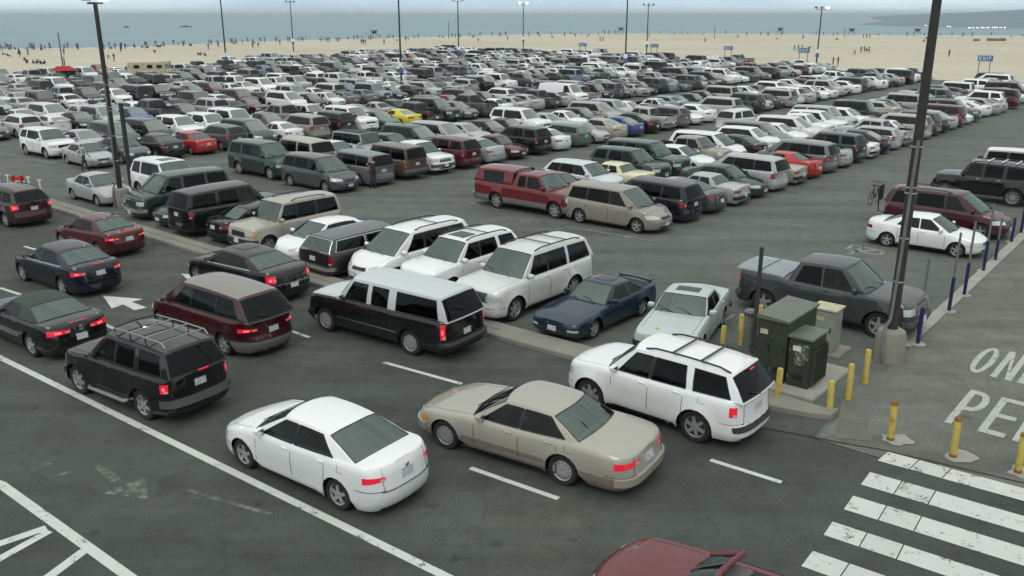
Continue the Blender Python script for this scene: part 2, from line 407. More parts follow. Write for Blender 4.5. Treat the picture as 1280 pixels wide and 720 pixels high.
def greenhouse(b, S, G, det, parts, glassmat, windmat):
    """G: wd0, wd1, rd1, rd0, H, wt, wins, pillar mats ..."""
    hL = b.hL; paint = G.get('paint', 'car_paint'); pill = G.get('pillar', paint)
    mb = MB(); yb = b.hW * G.get('wb_', .90); yt = yb * G['wt']
    zr = lambda d: G['H'] - G.get('drop', .05) * ((d - G.get('peak', lerp(G['wd1'], G['rd1'], .35))) / max(.8, (G['rd1'] - G['wd1']) * .6)) ** 2 - .05
    cr = G.get('crown', .06)
    cols = [(G['wd0'], G['wd1'], None)]
    for w in G['wins']:
        cols.append((w[0], w[1], 'W')); cols.append((w[2], w[3], 'P'))
    cols.append((G['rd0'], G['rd1'], None))
    # subdivide
    cc = []; cell = []
    for k in range(len(cols) - 1):
        a, c = cols[k], cols[k + 1]; isw = (a[2] == 'W'); n_ = max(1, int(max(c[0] - a[0], c[1] - a[1]) / (.45 if det > 1 else .9)))
        for j in range(n_):
            t = j / n_; cc.append((lerp(a[0], c[0], t), lerp(a[1], c[1], t))); cell.append(('W', k) if isw else ('P', k))
    cc.append((cols[-1][0], cols[-1][1]))
    yf = [-1, -.965, -.9, -.6, -.3, 0, .3, .6, .9, .965, 1] if det > 1 else [-1, -.93, -.5, 0, .5, .93, 1]
    xm = (G['wd0'] + G['rd0']) / 2; hl = (G['rd0'] - G['wd0']) / 2; tp = G.get('plan', .055)
    def ybase(d): return yb * (1 - tp * ((d - xm) / hl) ** 2)
    def ytop(d): return yt * (1 - tp * ((d - xm) / hl) ** 2)
    bow, bowr = G.get('bow', .11), G.get('bowr', .05)
    nC = len(cc)
    def roofpt(i, q):
        d = cc[i][1]; t = i / (nC - 1)
        dd = d - bow * (1 - q * q) * (1 - t) + bowr * (1 - q * q) * t
        return Vector((hL - dd, q * ytop(d), zr(d) + cr * (1 - abs(q) ** 3.2)))
    def basept_side(i, sg):
        d = cc[i][0]; x = hL - d
        return Vector((x, sg * ybase(d), b.zs(x) - .012))
    def arc(end, q):
        if end == 0:
            d = G['wd0'] - bow * 1.3 * (1 - q * q); y = q * ybase(G['wd0'])
        else:
            d = G['rd0'] + bowr * (1 - q * q); y = q * ybase(G['rd0'])
        x = hL - d
        if end == 1 and G.get('back_z'): return Vector((x, y, G['back_z']))
        zc = b.zs(hL - (G['wd0'] if end == 0 else min(G['rd0'], S['L'] - .1))) - .012
        return Vector((x, y, zc + S.get('hood_crown', .045) * (1 - abs(q) ** 2.2) * (1 if (end == 0 or G['rd0'] < S['L'] - .3) else 0)))
    ts = G.get('ts', [0, .05, .45, .87, 1.0])
    bulge = G.get('bulge', .018)
    glass = {}
    def put(key, rows, i, j, mat):
        g_ = glass.setdefault(key, MB()); g_.add([rows[i][j], rows[i][j + 1], rows[i + 1][j + 1], rows[i + 1][j]], [(0, 1, 2, 3)], mat)
    for sg in (-1, 1):
        rows = []
        for t in ts:
            r = []
            for i in range(nC):
                p = basept_side(i, sg).lerp(roofpt(i, sg), t); p.y += sg * bulge * math.sin(math.pi * t)
                r.append(tuple(p))
            rows.append(r)
        FR = G.get('frames', 'trim_black'); fr_r = .016 if FR == 'chrome' else .011
        if det > 1:
            fb = MB(); j = 0
            while j < nC - 1:
                if cell[j][0] == 'W':
                    j1 = j
                    while j1 < nC - 1 and cell[j1] == cell[j]: j1 += 1
                    lo_ = [rows[1][q] for q in range(j, j1 + 1)]; hi_ = [rows[-2][q] for q in range(j, j1 + 1)]
                    loop = lo_ + [rows[i][j1] for i in range(2, len(ts) - 2)] + hi_[::-1] + [rows[i][j] for i in range(len(ts) - 3, 1, -1)] + [lo_[0]]
                    for a_, c_ in zip(loop, loop[1:]): fb.tube([a_, c_], fr_r, FR, 5)
                    j = j1
                else: j += 1
            parts['extra'].append(('window_frame', fb))
        for i in range(len(ts) - 1):
            for j in range(nC - 1):
                kind, k = cell[j]
                quad = [rows[i][j], rows[i][j + 1], rows[i + 1][j + 1], rows[i + 1][j]]
                if kind == 'W' and 0 < i < len(ts) - 2:
                    key = ('window', sg, k); gm = glassmat(k)
                    put(key, rows, i, j, gm)
                else:
                    inner = 0 < j < nC - 2 and 0 < i < len(ts) - 2
                    m_ = (G.get('pillar_b', pill) if k == 2 else pill) if (inner and kind == 'P' and 0 < k < len(cols) - 2) else paint
                    if i == 0 and G.get('sill'): m_ = G['sill']
                    mb.add(quad, [(0, 1, 2, 3)], m_)
    for end in (0, 1):
        i_ = 0 if end == 0 else nC - 1
        tt = [0, .05, .5, .94, 1.0] if end == 0 else G.get('back_ts', [0, .06, .5, .90, 1.0])
        rows = []
        for t in tt:
            r = []
            for q in yf:
                p = arc(end, q).lerp(roofpt(i_, q), t)
                if abs(q) == 1: p.y += q * bulge * math.sin(math.pi * t)
                p.x += (1 if end == 0 else -1) * .02 * math.sin(math.pi * t) * (0 if abs(q) == 1 else 1)
                r.append(tuple(p))
            rows.append(r)
        FR = G.get('frames', 'trim_black') if end == 1 else 'trim_black'; fr_r = .016 if FR == 'chrome' else .012
        if det > 1 and not (end == 1 and G.get('noback')):
            fb = MB(); a_, c_ = 1, len(yf) - 2; loop = rows[1][a_:c_ + 1] + [rows[i][c_] for i in range(2, len(tt) - 2)] + rows[-2][a_:c_ + 1][::-1] + [rows[i][a_] for i in range(len(tt) - 3, 1, -1)] + [rows[1][a_]]
            for u_, v_ in zip(loop, loop[1:]): fb.tube([u_, v_], fr_r, FR, 5)
            parts['extra'].append(('window_frame', fb))
        for i in range(len(tt) - 1):
            for j in range(len(yf) - 1):
                inside = 0 < j < len(yf) - 2 and 0 < i < len(tt) - 2 and abs(yf[j]) <= .97 and abs(yf[j + 1]) <= .97
                if inside and not (end == 1 and G.get('noback')): put(('windshield' if end == 0 else 'rear_window', 0, 0), rows, i, j, windmat if end == 0 else G.get('backmat', glassmat(-1)))
                else: mb.add([rows[i][j], rows[i][j + 1], rows[i + 1][j + 1], rows[i + 1][j]], [(0, 1, 2, 3)], (G.get('sill') or paint) if i == 0 else paint)
    rp = G.get('roof', paint)
    rows = [[tuple(roofpt(i, q)) for q in yf] for i in range(nC)]
    for path in G.get('_fr', []): pass
    sr = G.get('sunroof')
    mb.grid(rows, rp)
    parts['shell'].append(mb)
    for key, g_ in glass.items(): parts['glass'].append((key[0], g_, G))
    if sr:
        m2 = MB(); n_ = 4; rr = []
        for i in range(n_ + 1):
            d = lerp(sr[0], sr[1], i / n_); r = []
            for j in range(7):
                q = lerp(-.55, .55, j / 6)
                r.append((hL - d, q * yt, zr(d) + cr * (1 - abs(q) ** 3.2) + .008))
            rr.append(r)
        m2.grid(rr, 'glass_dark'); m2.grid([[(x, y, z - .012) for x, y, z in r] for r in rr], 'glass_dark')
        parts['extra'].append(('sunroof', m2))
    return dict(yb=yb, yt=yt, zr=zr, cr=cr)

def wheel_parts(r, w, style, det):
    t = MB(); n_ = 26 if det > 1 else (16 if det else 10); ri = r * .66
    t.lathe([(ri, -w / 2 + .01), (r * .9, -w / 2), (r * .985, -w / 2 + .03), (r, -w / 4), (r, w / 4), (r * .985, w / 2 - .03), (r * .9, w / 2), (ri, w / 2 - .01)], 'tyre', n_, 'y', cap=False)
    d = MB()
    if det == 0:
        d.lathe([(ri, w / 2 - .015), (ri * .3, w / 2 - .03)], 'rim_alloy', n_, 'y'); return t, d
    d.lathe([(ri * 1.02, w / 2 - .012), (ri * .95, w / 2 - .02), (ri * .90, w / 2 - .05), (.01, w / 2 - .065)], 'rim_dark', n_, 'y', cellmat=['rim_alloy', 'rim_alloy', 'rim_dark'], cap=False)
    if style == 'disc':
        d.lathe([(ri * .93, w / 2 - .03), (ri * .6, w / 2 - .012), (ri * .3, w / 2 - .01), (.01, w / 2 - .02)], 'hubcap', n_, 'y', cap=False)
        if det > 1:
            for k in range(12):
                a = 2 * math.pi * k / 12; c_ = (ri * .76 * math.cos(a), w / 2 - .018, ri * .76 * math.sin(a)); d.tube([(c_[0], c_[1] - .004, c_[2]), (c_[0], c_[1] + .002, c_[2])], ri * .07, 'rim_dark', 6)
    else:
        ns = {'five': 5, 'six': 6, 'ten': 10}[style]
        for k in range(ns):
            a = 2 * math.pi * k / ns + .3; c, s_ = math.cos(a), math.sin(a); w0, w1 = ri * (.20 if ns < 10 else .10), ri * (.13 if ns < 10 else .07)
            def pt(rad, tn, y): return (rad * c - tn * s_, y, rad * s_ + tn * c)
            y0, y1 = w / 2 - .018, w / 2 - .012
            vs = [pt(ri * .12, -w0, y0), pt(ri * .12, w0, y0), pt(ri * .95, w1, y1), pt(ri * .95, -w1, y1)]
            vb = [(v[0], v[1] - .03, v[2]) for v in vs]
            d.add(vs + vb, [(0, 1, 2, 3), (0, 3, 7, 4), (1, 5, 6, 2)], 'rim_alloy')
        d.lathe([(ri * .24, w / 2 - .03), (ri * .22, w / 2 - .008), (.01, w / 2 - .006)], 'rim_alloy', 10, 'y', cap=False)
    return t, d

def vehicle(S, det=2, opts=None):
    """returns a list of (name, parent_key, MB, offset) ; det 2 near, 1 middle, 0 far"""
    S = dict(S); S.update(opts or {})
    b = Body(S); hL, hW, gc = b.hL, b.hW, S['gc']; out = []
    main = MB(); parts = {'shell': [], 'glass': [], 'extra': []}
    paint = S.get('paint', 'car_paint')
    Ra = S['wr'] * 1.16
    xs = []
    for xw in (hL - S['fo'], hL - S['fo'] - S['wb']):
        ks = (1.002, .995, .93, .78, .5, .2, -.2, -.5, -.78, -.93, -.995, -1.002) if det > 1 else ((1.002, .99, .75, .3, -.3, -.75, -.99, -1.002) if det else (1.0, .7, 0, -.7, -1.0))
        xs += [xw + Ra * k for k in ks]
    step = .22 if det > 1 else (.45 if det else .9)
    x = hL * .8
    while x > -hL * .8:
        if all(abs(x - q) > step * .3 for q in xs): xs.append(x)
        x -= step
    bed = S.get('bed')
    if bed: xs += [hL - bed[0] + .004, hL - bed[0] - .004, hL - bed[1] + .004, hL - bed[1] - .004]
    fr = [0, .35, .62, .8, .9, 1.0, 1.1, 1.22] if det > 1 else ([0, .5, .85, 1.05] if det else [0, .8, 1.05])
    sl = [b.s_of_x(q) for q in xs] + [hW * k for k in fr] + [b.T - hW * k for k in fr] + ([hW * .97, b.T - hW * .97] if det > 1 else [])
    sl = sorted(s_ for s_ in sl if 0 <= s_ <= b.T); s2 = [sl[0]]
    for s_ in sl[1:]:
        if s_ - s2[-1] > .003: s2.append(s_)
    sl = s2
    fl = [0, .1, .22, .36, .5, .64, .78, .88, .95, 1.0] if det > 1 else ([0, .2, .5, .8, .94, 1] if det else [0, .3, .85, 1])
    clad = S.get('clad')   # (frac, material)
    cols = []
    for s_ in sl:
        x0, _ = b.P(s_); zz = b.zs(x0); lo = b.low(x0); c = []
        for f in fl:
            z = max(gc + f * (zz - gc), lo); c.append(tuple(b.ring(s_, min(1, (z - gc) / (zz - gc)))))
        cols.append(c)
    for sg in (1, -1):
        rows = [[(p[0], p[1] * sg, p[2]) for p in c] for c in cols]
        def cm(i, j):
            if clad and fl[j + 1] <= clad[0] + .001: return clad[1]
            return paint
        main.grid(rows, paint, cm)
    # top deck
    qs = [-1, -.96, -.88, -.86, -.5, -.2, 0, .2, .5, .86, .88, .96, 1] if det > 1 else ([-1, -.88, -.86, -.4, 0, .4, .86, .88, 1] if (det or bed) else [-1, -.5, 0, .5, 1])
    hc = S.get('hood_crown', .045); rows = []; ds = []
    ghs = S['gh'] if isinstance(S['gh'], list) else [S['gh']]
    for c in cols:
        tx, ty, tz = c[-1]; d = hL - tx; ds.append(d); r = []
        for q in qs:
            z = tz + hc * (1 - abs(q) ** 2.2) * min(1, ty / (hW * .5))
            if bed and bed[0] < d < bed[1] and abs(q) < .87: z = tz - bed[2]
            r.append((tx, ty * q, z))
        rows.append(r)
    def cm2(i, j):
        d = (ds[i] + ds[i + 1]) / 2; q = abs(qs[j] + qs[j + 1]) / 2
        if bed and bed[0] - .01 < d < bed[1] + .01 and q < .872: return 'trim_black'
        for G in ghs:
            if G['wd0'] + .12 < d < min(G['rd0'] - .08, S['L'] - .15) and q < .86: return 'interior'
        if S.get('hoodmat') and d < ghs[0]['wd0'] + .1 and q < .95: return S['hoodmat']
        return paint
    main.grid(rows, paint, cm2)
    # floor pan and axle block
    main.box((0, 0, (gc + .5) / 2 + .02), (S['L'] - .6, S['W'] - .52, .5 - gc + .05), 'underbody')
    if S.get('spare_low'): pass
    tint = S.get('tint', 'glass_tint')
    if det > 1: gm = lambda k: ('glass' if (k == 1 or not S.get('tinted')) else tint); wm = 'glass_screen'
    else: gm = lambda k: 'glass_dark'; wm = 'windshield_far'
    info = None
    if not S.get('open_top'):
        for G in ghs:
            G = dict(G); G.setdefault('paint', S.get('upper', paint))
            if det < 2: G['backmat'] = 'windshield_far' if not S.get('tinted') else 'glass_dark'
            elif S.get('tinted'): G['backmat'] = tint
            else: G['backmat'] = 'glass_screen'
            inf = greenhouse(b, S, G, det, parts, gm, wm)
            info = info or inf
    else:
        G = ghs[0]; yb = hW * .88; wsf = MB()
        base = [Vector((hL - G['wd0'] + .12 * (1 - q * q), q * yb, b.zs(hL - G['wd0']) + .02 * (1 - q * q))) for q in (-1, -.5, 0, .5, 1)]
        top = [Vector((hL - G['wd1'] + .10 * (1 - q * q), q * yb * .86, G['H'] - .05 + .04 * (1 - q * q))) for q in (-1, -.5, 0, .5, 1)]
        g_ = MB(); g_.grid([[tuple(p) for p in base], [tuple(p) for p in top]], 'glass'); parts['glass'].append(('windshield', g_, G))
        wsf.tube([base[0]] + top + [base[-1]], .05, paint, 10); m__ = MB(); m__.box((hL - G['wd1'] + .12, 0, G['H'] - .12), (.05, .24, .07), 'trim_black', bev=.02); parts['extra'].append(('rear_view_mirror', m__)); parts['extra'].append(('windshield_frame', wsf))
    for sm in parts['shell']: main.merge(sm)
    for G in ghs:
        if S.get('fascia_seams', True) and det > 1:
            for d in S.get('seams', []):
                s_ = b.sX(d)
                for sg in (1, -1): b.patch(main, sg * (s_ - .006), sg * (s_ + .006), gc + .06, b.zs(hL - d) - .004, 'seam', .004, 1, 5)
            s0, s1 = S.get('seams', [1, 2])[0], S.get('seams', [1, 2])[-1]
            for sg in (1, -1): b.patch(main, sg * b.sX(s0), sg * b.sX(s1), gc + .055, gc + .068, 'seam', .004, 10, 1)
            zt = b.zs(-hL + .3)
            if not S.get('bed') : b.patch(main, b.T - hW * .72, b.T, S.get('tz', .62) - .02, S.get('tz', .62) - .008, 'seam', .005, 6, 1); b.patch(main, -(b.T - hW * .72), -b.T, S.get('tz', .62) - .02, S.get('tz', .62) - .008, 'seam', .005, 6, 1)
            xf_, xr_ = S['fo'] + Ra + .04, S['fo'] + S['wb'] - Ra - .04
            for sg in (1, -1):
                b.patch(main, sg * b.sX(xf_), sg * b.sX(xr_), gc - .0, gc + .05, 'trim_black', .004, 10, 1)
                b.patch(main, sg * (b.T - hW * .62), sg * (b.T - hW * 1.35), S.get('tz', .62) - .0, S.get('tz', .62) + .009, 'seam', .005, 6, 1)
                b.patch(main, sg * hW * .1, sg * hW * 1.3, gc + .30, gc + .308, 'seam', .005, 6, 1)
                b.patch(main, sg * (b.T - hW * .66), sg * (b.T - hW * .655), S.get('tz', .62), b.zs(-hL + .15) - .03, 'seam', .005, 1, 3)
                b.patch(main, sg * (b.T - hW * .75), sg * b.T, gc + .0, gc + .07, 'trim_black', .004, 5, 1)
            s_ = b.sX(S['fo'] + S['wb'] + .12)
            b.patch(main, s_ - .085, s_ + .085, b.zs(b.hL - S['fo'] - S['wb']) - .19, b.zs(b.hL - S['fo'] - S['wb']) - .185, 'seam', .005, 1, 1); b.patch(main, s_ - .085, s_ - .079, b.zs(b.hL - S['fo'] - S['wb']) - .19, b.zs(b.hL - S['fo'] - S['wb']) - .05, 'seam', .005, 1, 2)
            # hood shut line
            g0 = ghs[0]['wd0']
            for sg in (1, -1):
                pts_ = []
                for k in range(9):
                    d = lerp(.28, g0 - .08, k / 8); xx = hL - d; s_ = b.s_of_x(xx); p = b.ring(s_, 1.0); q = .86 if k else .84
                    yy = p.y * q; pts_.append((p.x, yy * sg, p.z + hc * (1 - q ** 2.2) + .002))
                a_ = [(x_, y_ - .005 * sg, z_) for x_, y_, z_ in pts_]; c_ = [(x_, y_ + .005 * sg, z_) for x_, y_, z_ in pts_]
                main.grid([a_, c_], 'seam')
        break
    out.append(('body', None, main, None))
    if det == 0: seen = 0
    for nm, g_, G in parts['glass']: out.append((nm, 'body_', g_, None))
    for nm, g_ in parts['extra']: out.append((nm, None, g_, None))
    # lamps
    lit = S.get('lit'); rl = {None: 'lamp_red', 1: 'lamp_red_dull', True: 'lamp_red_lit'}[lit if lit in (None, 1) and lit is not True else True]
    hs0, hs1, hz0, hz1 = S.get('head', (.60, 1.12, .56, .70)); ts0, ts1, tz0, tz1 = S.get('tail', (.60, 1.10, .72, .90))
    for sg in (1, -1):
        m_ = MB(); b.patch(m_, sg * hW * hs0, sg * hW * hs1, hz0, hz1, 'lamp_clear', .006, 6 if det > 1 else 3, 2 if det > 1 else 1)
        if S.get('amber', False) and det > 0: b.patch(m_, sg * hW * (hs1 - .14), sg * hW * (hs1 + .06), hz0, hz1, 'lamp_amber', .011, 2, 1)
        out.append(('headlight', None, m_, None))
        m_ = MB()
        sk = S.get('tail_wedge', .045)
        b.patch(m_, sg * (b.T - hW * ts0), sg * (b.T - hW * ts1), tz0, tz1, rl, .007, 6 if det > 1 else 3, 2 if det > 1 else 1, (lambda t: (tz0 + sk * (1 - t), tz1 - sk * .35 * (1 - t))) if (sk and ts0 < .75) else None)
        if det > 1 and S.get('reverse', True) and ts0 < .75:
            a0, a1 = lerp(ts0, ts1, .04), lerp(ts0, ts1, .22); b.patch(m_, sg * (b.T - hW * a0), sg * (b.T - hW * a1), lerp(tz0, tz1, .34), lerp(tz0, tz1, .62), 'lamp_clear', .011, 2, 1)
        elif det > 1: b.patch(m_, sg * (b.T - hW * lerp(ts0, ts1, .1)), sg * (b.T - hW * lerp(ts0, ts1, .5)), lerp(tz0, tz1, .06), lerp(tz0, tz1, .26), 'lamp_clear', .011, 2, 1)
        if lit is True and det > 1:
            a0, a1 = lerp(ts0, ts1, .38), lerp(ts0, ts1, .66)
            b.patch(m_, sg * (b.T - hW * a0), sg * (b.T - hW * a1), lerp(tz0, tz1, .36), lerp(tz0, tz1, .66), 'lamp_red_hot', .010, 3, 1)
        out.append(('taillight', None, m_, None))
    if det > 0:
        gz0, gz1, gw, gmat = S.get('grille', (.56, .68, .45, 'grille_dark'))
        m_ = MB(); b.patch(m_, -hW * gw, 0, gz0, gz1, gmat, .005, 4, 2); b.patch(m_, 0, hW * gw, gz0, gz1, gmat, .005, 4, 2)
        if S.get('chrome_grille'):
            for zz in (gz0 - .012, gz1): b.patch(m_, -hW * gw, hW * gw, zz, zz + .014, 'chrome', .014, 8, 1)
        if det > 1:
            nb = 4
            for k in range(1, nb): zz = lerp(gz0, gz1, k / nb); b.patch(m_, -hW * gw, hW * gw, zz, zz + .008, 'chrome' if S.get('chrome_grille') else 'trim_black', .012, 8, 1)
        out.append(('grille', None, m_, None))
        m_ = MB(); b.patch(m_, -hW * .5, hW * .5, gc + .08, gc + .17, 'grille_dark', .004, 6, 1); out.append(('air_intake', None, m_, None))
    bm_ = S.get('bumper')
    if bm_ and det > 0:
        z0, z1, mt = bm_
        m_ = MB(); b.patch(m_, -hW * 1.15, hW * 1.15, z0, z1, mt, .05, 14, 2); out.append(('front_bumper', None, m_, None))
        m_ = MB(); b.patch(m_, b.T - hW * 1.12, b.T, z0, z1, mt, .06, 8, 2); b.patch(m_, -(b.T - hW * 1.12), -b.T, z0, z1, mt, .06, 8, 2); out.append(('rear_bumper', None, m_, None))
    if det > 0:
        pz = S.get('plate_z', .78); m_ = MB(); sp = b.T
        for sg in (1, -1): b.patch(m_, sg * (sp - .155), sg * sp, pz - .08, pz + .08, 'plate', .014 + (.05 if bm_ and pz < bm_[1] + .1 else 0), 2, 1)
        out.append(('license_plate', None, m_, None))
        if S.get('fplate', True):
            m_ = MB(); fz = S.get('fplate_z', .42); b.patch(m_, -.15, .15, fz - .07, fz + .07, 'plate', .03 + (.04 if bm_ else 0), 2, 1); out.append(('license_plate', None, m_, None))
        if S.get('brake3') and lit:
            pass
    # side mouldings
    for (z0, z1, mt) in S.get('strips', []):
        if det > 0:
            for sg in (1, -1):
                m_ = MB(); xf = S['fo'] + Ra + .06; xr_ = S['fo'] + S['wb'] - Ra - .06
                b.patch(m_, sg * b.sX(xf), sg * b.sX(xr_), z0, z1, mt, .012, 10, 1); out.append(('side_moulding', None, m_, None))
    # handles
    if det > 1:
        for d in S.get('handles', []):
            for sg in (1, -1):
                m_ = MB(); zz = b.zs(hL - d) - .09; s_ = b.sX(d); p = b.surf(sg * s_, zz, .012)
                m_.box(tuple(p), (.17, .035, .03), S.get('handle_mat', paint), bev=.01); out.append(('door_handle', None, m_, None))
    # mirrors
    if det > 0 and not S.get('nomirror'):
        g0 = ghs[0]
        for sg in (1, -1):
            m_ = MB(); d = g0['wd0'] + .38 * (g0['wd1'] - g0['wd0']); x = hL - d; z = b.zs(x) + .09; y = hW * .90 + .10
            m_.box((x, sg * y, z), (.12, .2, .14), S.get('mirror_mat', paint), bev=.035); m_.box((x, sg * (y - .1), z - .06), (.06, .12, .03), 'trim_black')
            m_.box((x - .061, sg * y, z), (.004, .16, .1), 'chrome')
            out.append(('mirror', None, m_, None))
    # roof rails
    if S.get('rails') and det > 0 and info:
        rc = S['rails']; g0 = ghs[0]; d0, d1 = rc[0], rc[1]
        for sg in (1, -1):
            m_ = MB(); y = sg * info['yt'] * .88; pts_ = []
            for k in range(9):
                d = lerp(d0, d1, k / 8); up = .05 * min(1, k, 8 - k) + .0
                pts_.append((hL - d, y, info['zr'](d) + info['cr'] * .35 + up + .01))
            m_.tube(pts_, .022, rc[2], 6); out.append(('roof_rail', None, m_, None))
        for k in range(rc[3]):
            d = lerp(d0, d1, (k + 1) / (rc[3] + 1)); m_ = MB(); z = info['zr'](d) + info['cr'] + .045
            m_.box((hL - d, 0, z), (.05, info['yt'] * 1.76, .02), rc[4] if len(rc) > 4 else rc[2]); out.append(('roof_crossbar', None, m_, None))
    # wipers, cabin furniture
    if det > 1:
        g0 = ghs[0]
        if not S.get('open_top'):
            for yy in (-.15, .42):
                m_ = MB(); z = b.zs(hL - g0['wd0']) + .05
                x0 = hL - g0['wd0'] + .10
                dz = (g0['H'] - z) / (g0['wd1'] - g0['wd0'])
                m_.tube([(x0 + .02, yy, z - .0), (x0 - .10, yy - .30, z + .10 * dz + .01), (x0 - .14, yy - .52, z + .14 * dz + .01)], .010, 'trim_black', 5); out.append(('wiper', None, m_, None))
        zb = b.zs(0); yb = hW * .9
        m_ = MB(); m_.box((hL - g0['wd0'] - .42, 0, zb - .0), (.62, yb * 1.7, .10), 'dash_plastic', bev=.04); out.append(('dashboard', None, m_, None))
        m_ = MB(); m_.lathe([(.17, -.012), (.185, 0), (.17, .012)], 'trim_black', 16, 'z', (0, 0, 0)); sw = [(x_ * .5 + hL - g0['wd0'] - .85, y_ + .36, zb + .08 + x_ * .8) for x_, y_, z_ in m_.v]; m_.v = sw; out.append(('steering_wheel', None, m_, None))
        rows_ = S.get('seats', [min(g0['wd0'] + 1.30, g0['rd1'] - .5), min(g0['wd0'] + 2.15, g0['rd1'] + .05)])
        for k, d in enumerate(rows_):
            for y in ((-.36, .36) if k == 0 else (-.42, 0, .42)):
                m_ = MB(); m_.box((hL - d, y, zb - .08), (.14, .48 if k == 0 else .40, .46), 'seat_fabric', bev=.05, ry=-.15)
                m_.box((hL - d - .04, y, zb + .22), (.10, .26, .17), 'seat_fabric', bev=.04); out.append(('seat', None, m_, None))
    # wheels
    tw = .215 if S['wr'] < .36 else .25
    tm, rm = wheel_parts(S['wr'], tw, S.get('rim', 'five'), det)
    for xw in (hL - S['fo'], hL - S['fo'] - S['wb']):
        for sg in (1, -1):
            out.append(('wheel', None, (tm, rm), (xw, sg * (hW - tw / 2 - .03), S['wr'], sg)))
    for fn in S.get('addons', []): out += fn(b, S, info, det)
    return out

def realize(parts, name, color):
    """near cars: an Empty with every part its own mesh"""
    root = empty(name, (0, 0, 0)); wm = {}
    for nm, par, mb, off in parts:
        if nm == 'wheel':
            key = id(mb[0])
            if key not in wm: wm[key] = (mb[0].mesh('wheel'), mb[1].mesh('rim'))
            o = bpy.data.objects.new('wheel', wm[key][0]); COL.objects.link(o); o.parent = root
            o.location = off[:3]; o.rotation_euler = (0, 0, 0 if off[3] > 0 else math.pi)
            r = bpy.data.objects.new('rim', wm[key][1]); COL.objects.link(r); r.parent = o
        else:
            if nm == '_sub': continue
            o = mb.build(nm, root, 32, color)
    return root
def flat_mb(parts):
    M = MB()
    for nm, par, mb, off in parts:
        if nm == 'wheel':
            for q in mb:
                k = MB(); k.merge(q); sg = off[3]
                k.v = [(off[0] + x * sg, off[1] + y * sg, off[2] + z) for x, y, z in k.v]; M.merge(k)
        else: M.merge(mb)
    return M
# ------------------------------------------------------------------ vehicle shapes (metres; d = distance behind the nose)
T = {}
T['sedan'] = dict(nm=2.7, L=4.81, W=1.82, fo=.96, wb=2.78, wr=.33, gc=.19, edge=[(0, .66), (.1, .72), (.45, .82), (1.0, .91), (1.4, .955), (2.5, .985), (3.7, 1.03), (4.3, 1.06), (4.7, 1.07), (4.81, 1.03)],
  gh=dict(wd0=1.25, wd1=2.12, rd1=3.25, rd0=4.18, H=1.47, wt=.74, wins=[(1.5, 2.22, 2.43, 2.50), (2.52, 2.57, 3.62, 3.13)], pillar='trim_black'), seams=[1.42, 2.47, 3.42], handles=[2.3, 3.32],
  head=(.52, 1.2, .58, .72), tail=(.54, 1.14, .76, .885), plate_z=.80, grille=(.52, .66, .42, 'grille_dark'), tz=.60)
T['oldsedan'] = dict(T['sedan'], L=5.38, W=1.98, fo=.98, wb=2.91, wr=.335, nm=3.3, nr=18, edge=[(0, .62), (.1, .70), (.5, .80), (1.2, .88), (1.7, .92), (3, .94), (4.0, .97), (4.6, .96), (5.2, .91), (5.38, .86)],
  gh=dict(wd0=1.62, wd1=2.42, rd1=3.45, rd0=4.20, H=1.44, wt=.74, wins=[(1.86, 2.50, 2.80, 2.84), (2.86, 2.89, 3.92, 3.42)], bowr=.12, pillar='trim_black'), seams=[1.75, 2.85, 3.75], handles=[2.62, 3.55],
  head=(.55, 1.12, .56, .68), tail=(.45, 1.12, .66, .80), plate_z=.68, strips=[(.44, .50, 'paint_champagne_low')], clad=(.36, 'paint_champagne_low'), bumper=(.34, .50, 'car_paint'), rim='disc', amber=True, grille=(.54, .66, .35, 'chrome'), tz=.5)
T['bigsedan'] = dict(T['sedan'], L=5.0, W=1.88, fo=.85, wb=3.05, wr=.36, nm=2.9, nf=12, edge=[(0, .74), (.1, .82), (.5, .93), (1.2, .99), (2.6, 1.03), (3.9, 1.07), (4.5, 1.09), (4.9, 1.08), (5.0, 1.03)],
  gh=dict(wd0=1.35, wd1=2.1, rd1=3.35, rd0=4.22, H=1.48, wt=.75, wins=[(1.6, 2.22, 2.55, 2.6), (2.62, 2.66, 3.75, 3.25)], pillar='trim_black', bowr=.10, sunroof=(2.25, 2.9)), seams=[1.5, 2.58, 3.6], handles=[2.4, 3.45],
  tail=(.68, 1.06, .70, .98), plate_z=.60, grille=(.55, .80, .42, 'grille_dark'), chrome_grille=True, strips=[], tz=.53)
T['boxsedan'] = dict(T['sedan'], L=4.85, W=1.78, fo=.93, wb=2.68, wr=.31, nf=30, nr=30, nm=5, edge=[(0, .70), (.06, .76), (.4, .84), (1.5, .90), (3, .93), (3.8, .96), (4.6, .94), (4.85, .90)],
  gh=dict(wd0=1.65, wd1=2.25, rd1=3.22, rd0=3.62, H=1.38, wt=.78, wins=[(1.80, 2.33, 2.62, 2.64), (2.68, 2.70, 3.28, 3.12)], crown=.045), seams=[1.72, 2.65, 3.55], handles=[2.48, 3.42],
  head=(.48, .98, .58, .70), tail=(.45, 1.05, .66, .82), plate_z=.55, bumper=(.38, .52, 'trim_black'), rim='disc', grille=(.56, .71, .42, 'grille_dark'), chrome_grille=True,
  fs=[(.2, -.05), (.34, 0), (.5, 0), (.56, -.04), (.8, -.06)], rs=[(.2, -.05), (.5, 0), (.56, -.04), (.95, -.10)])
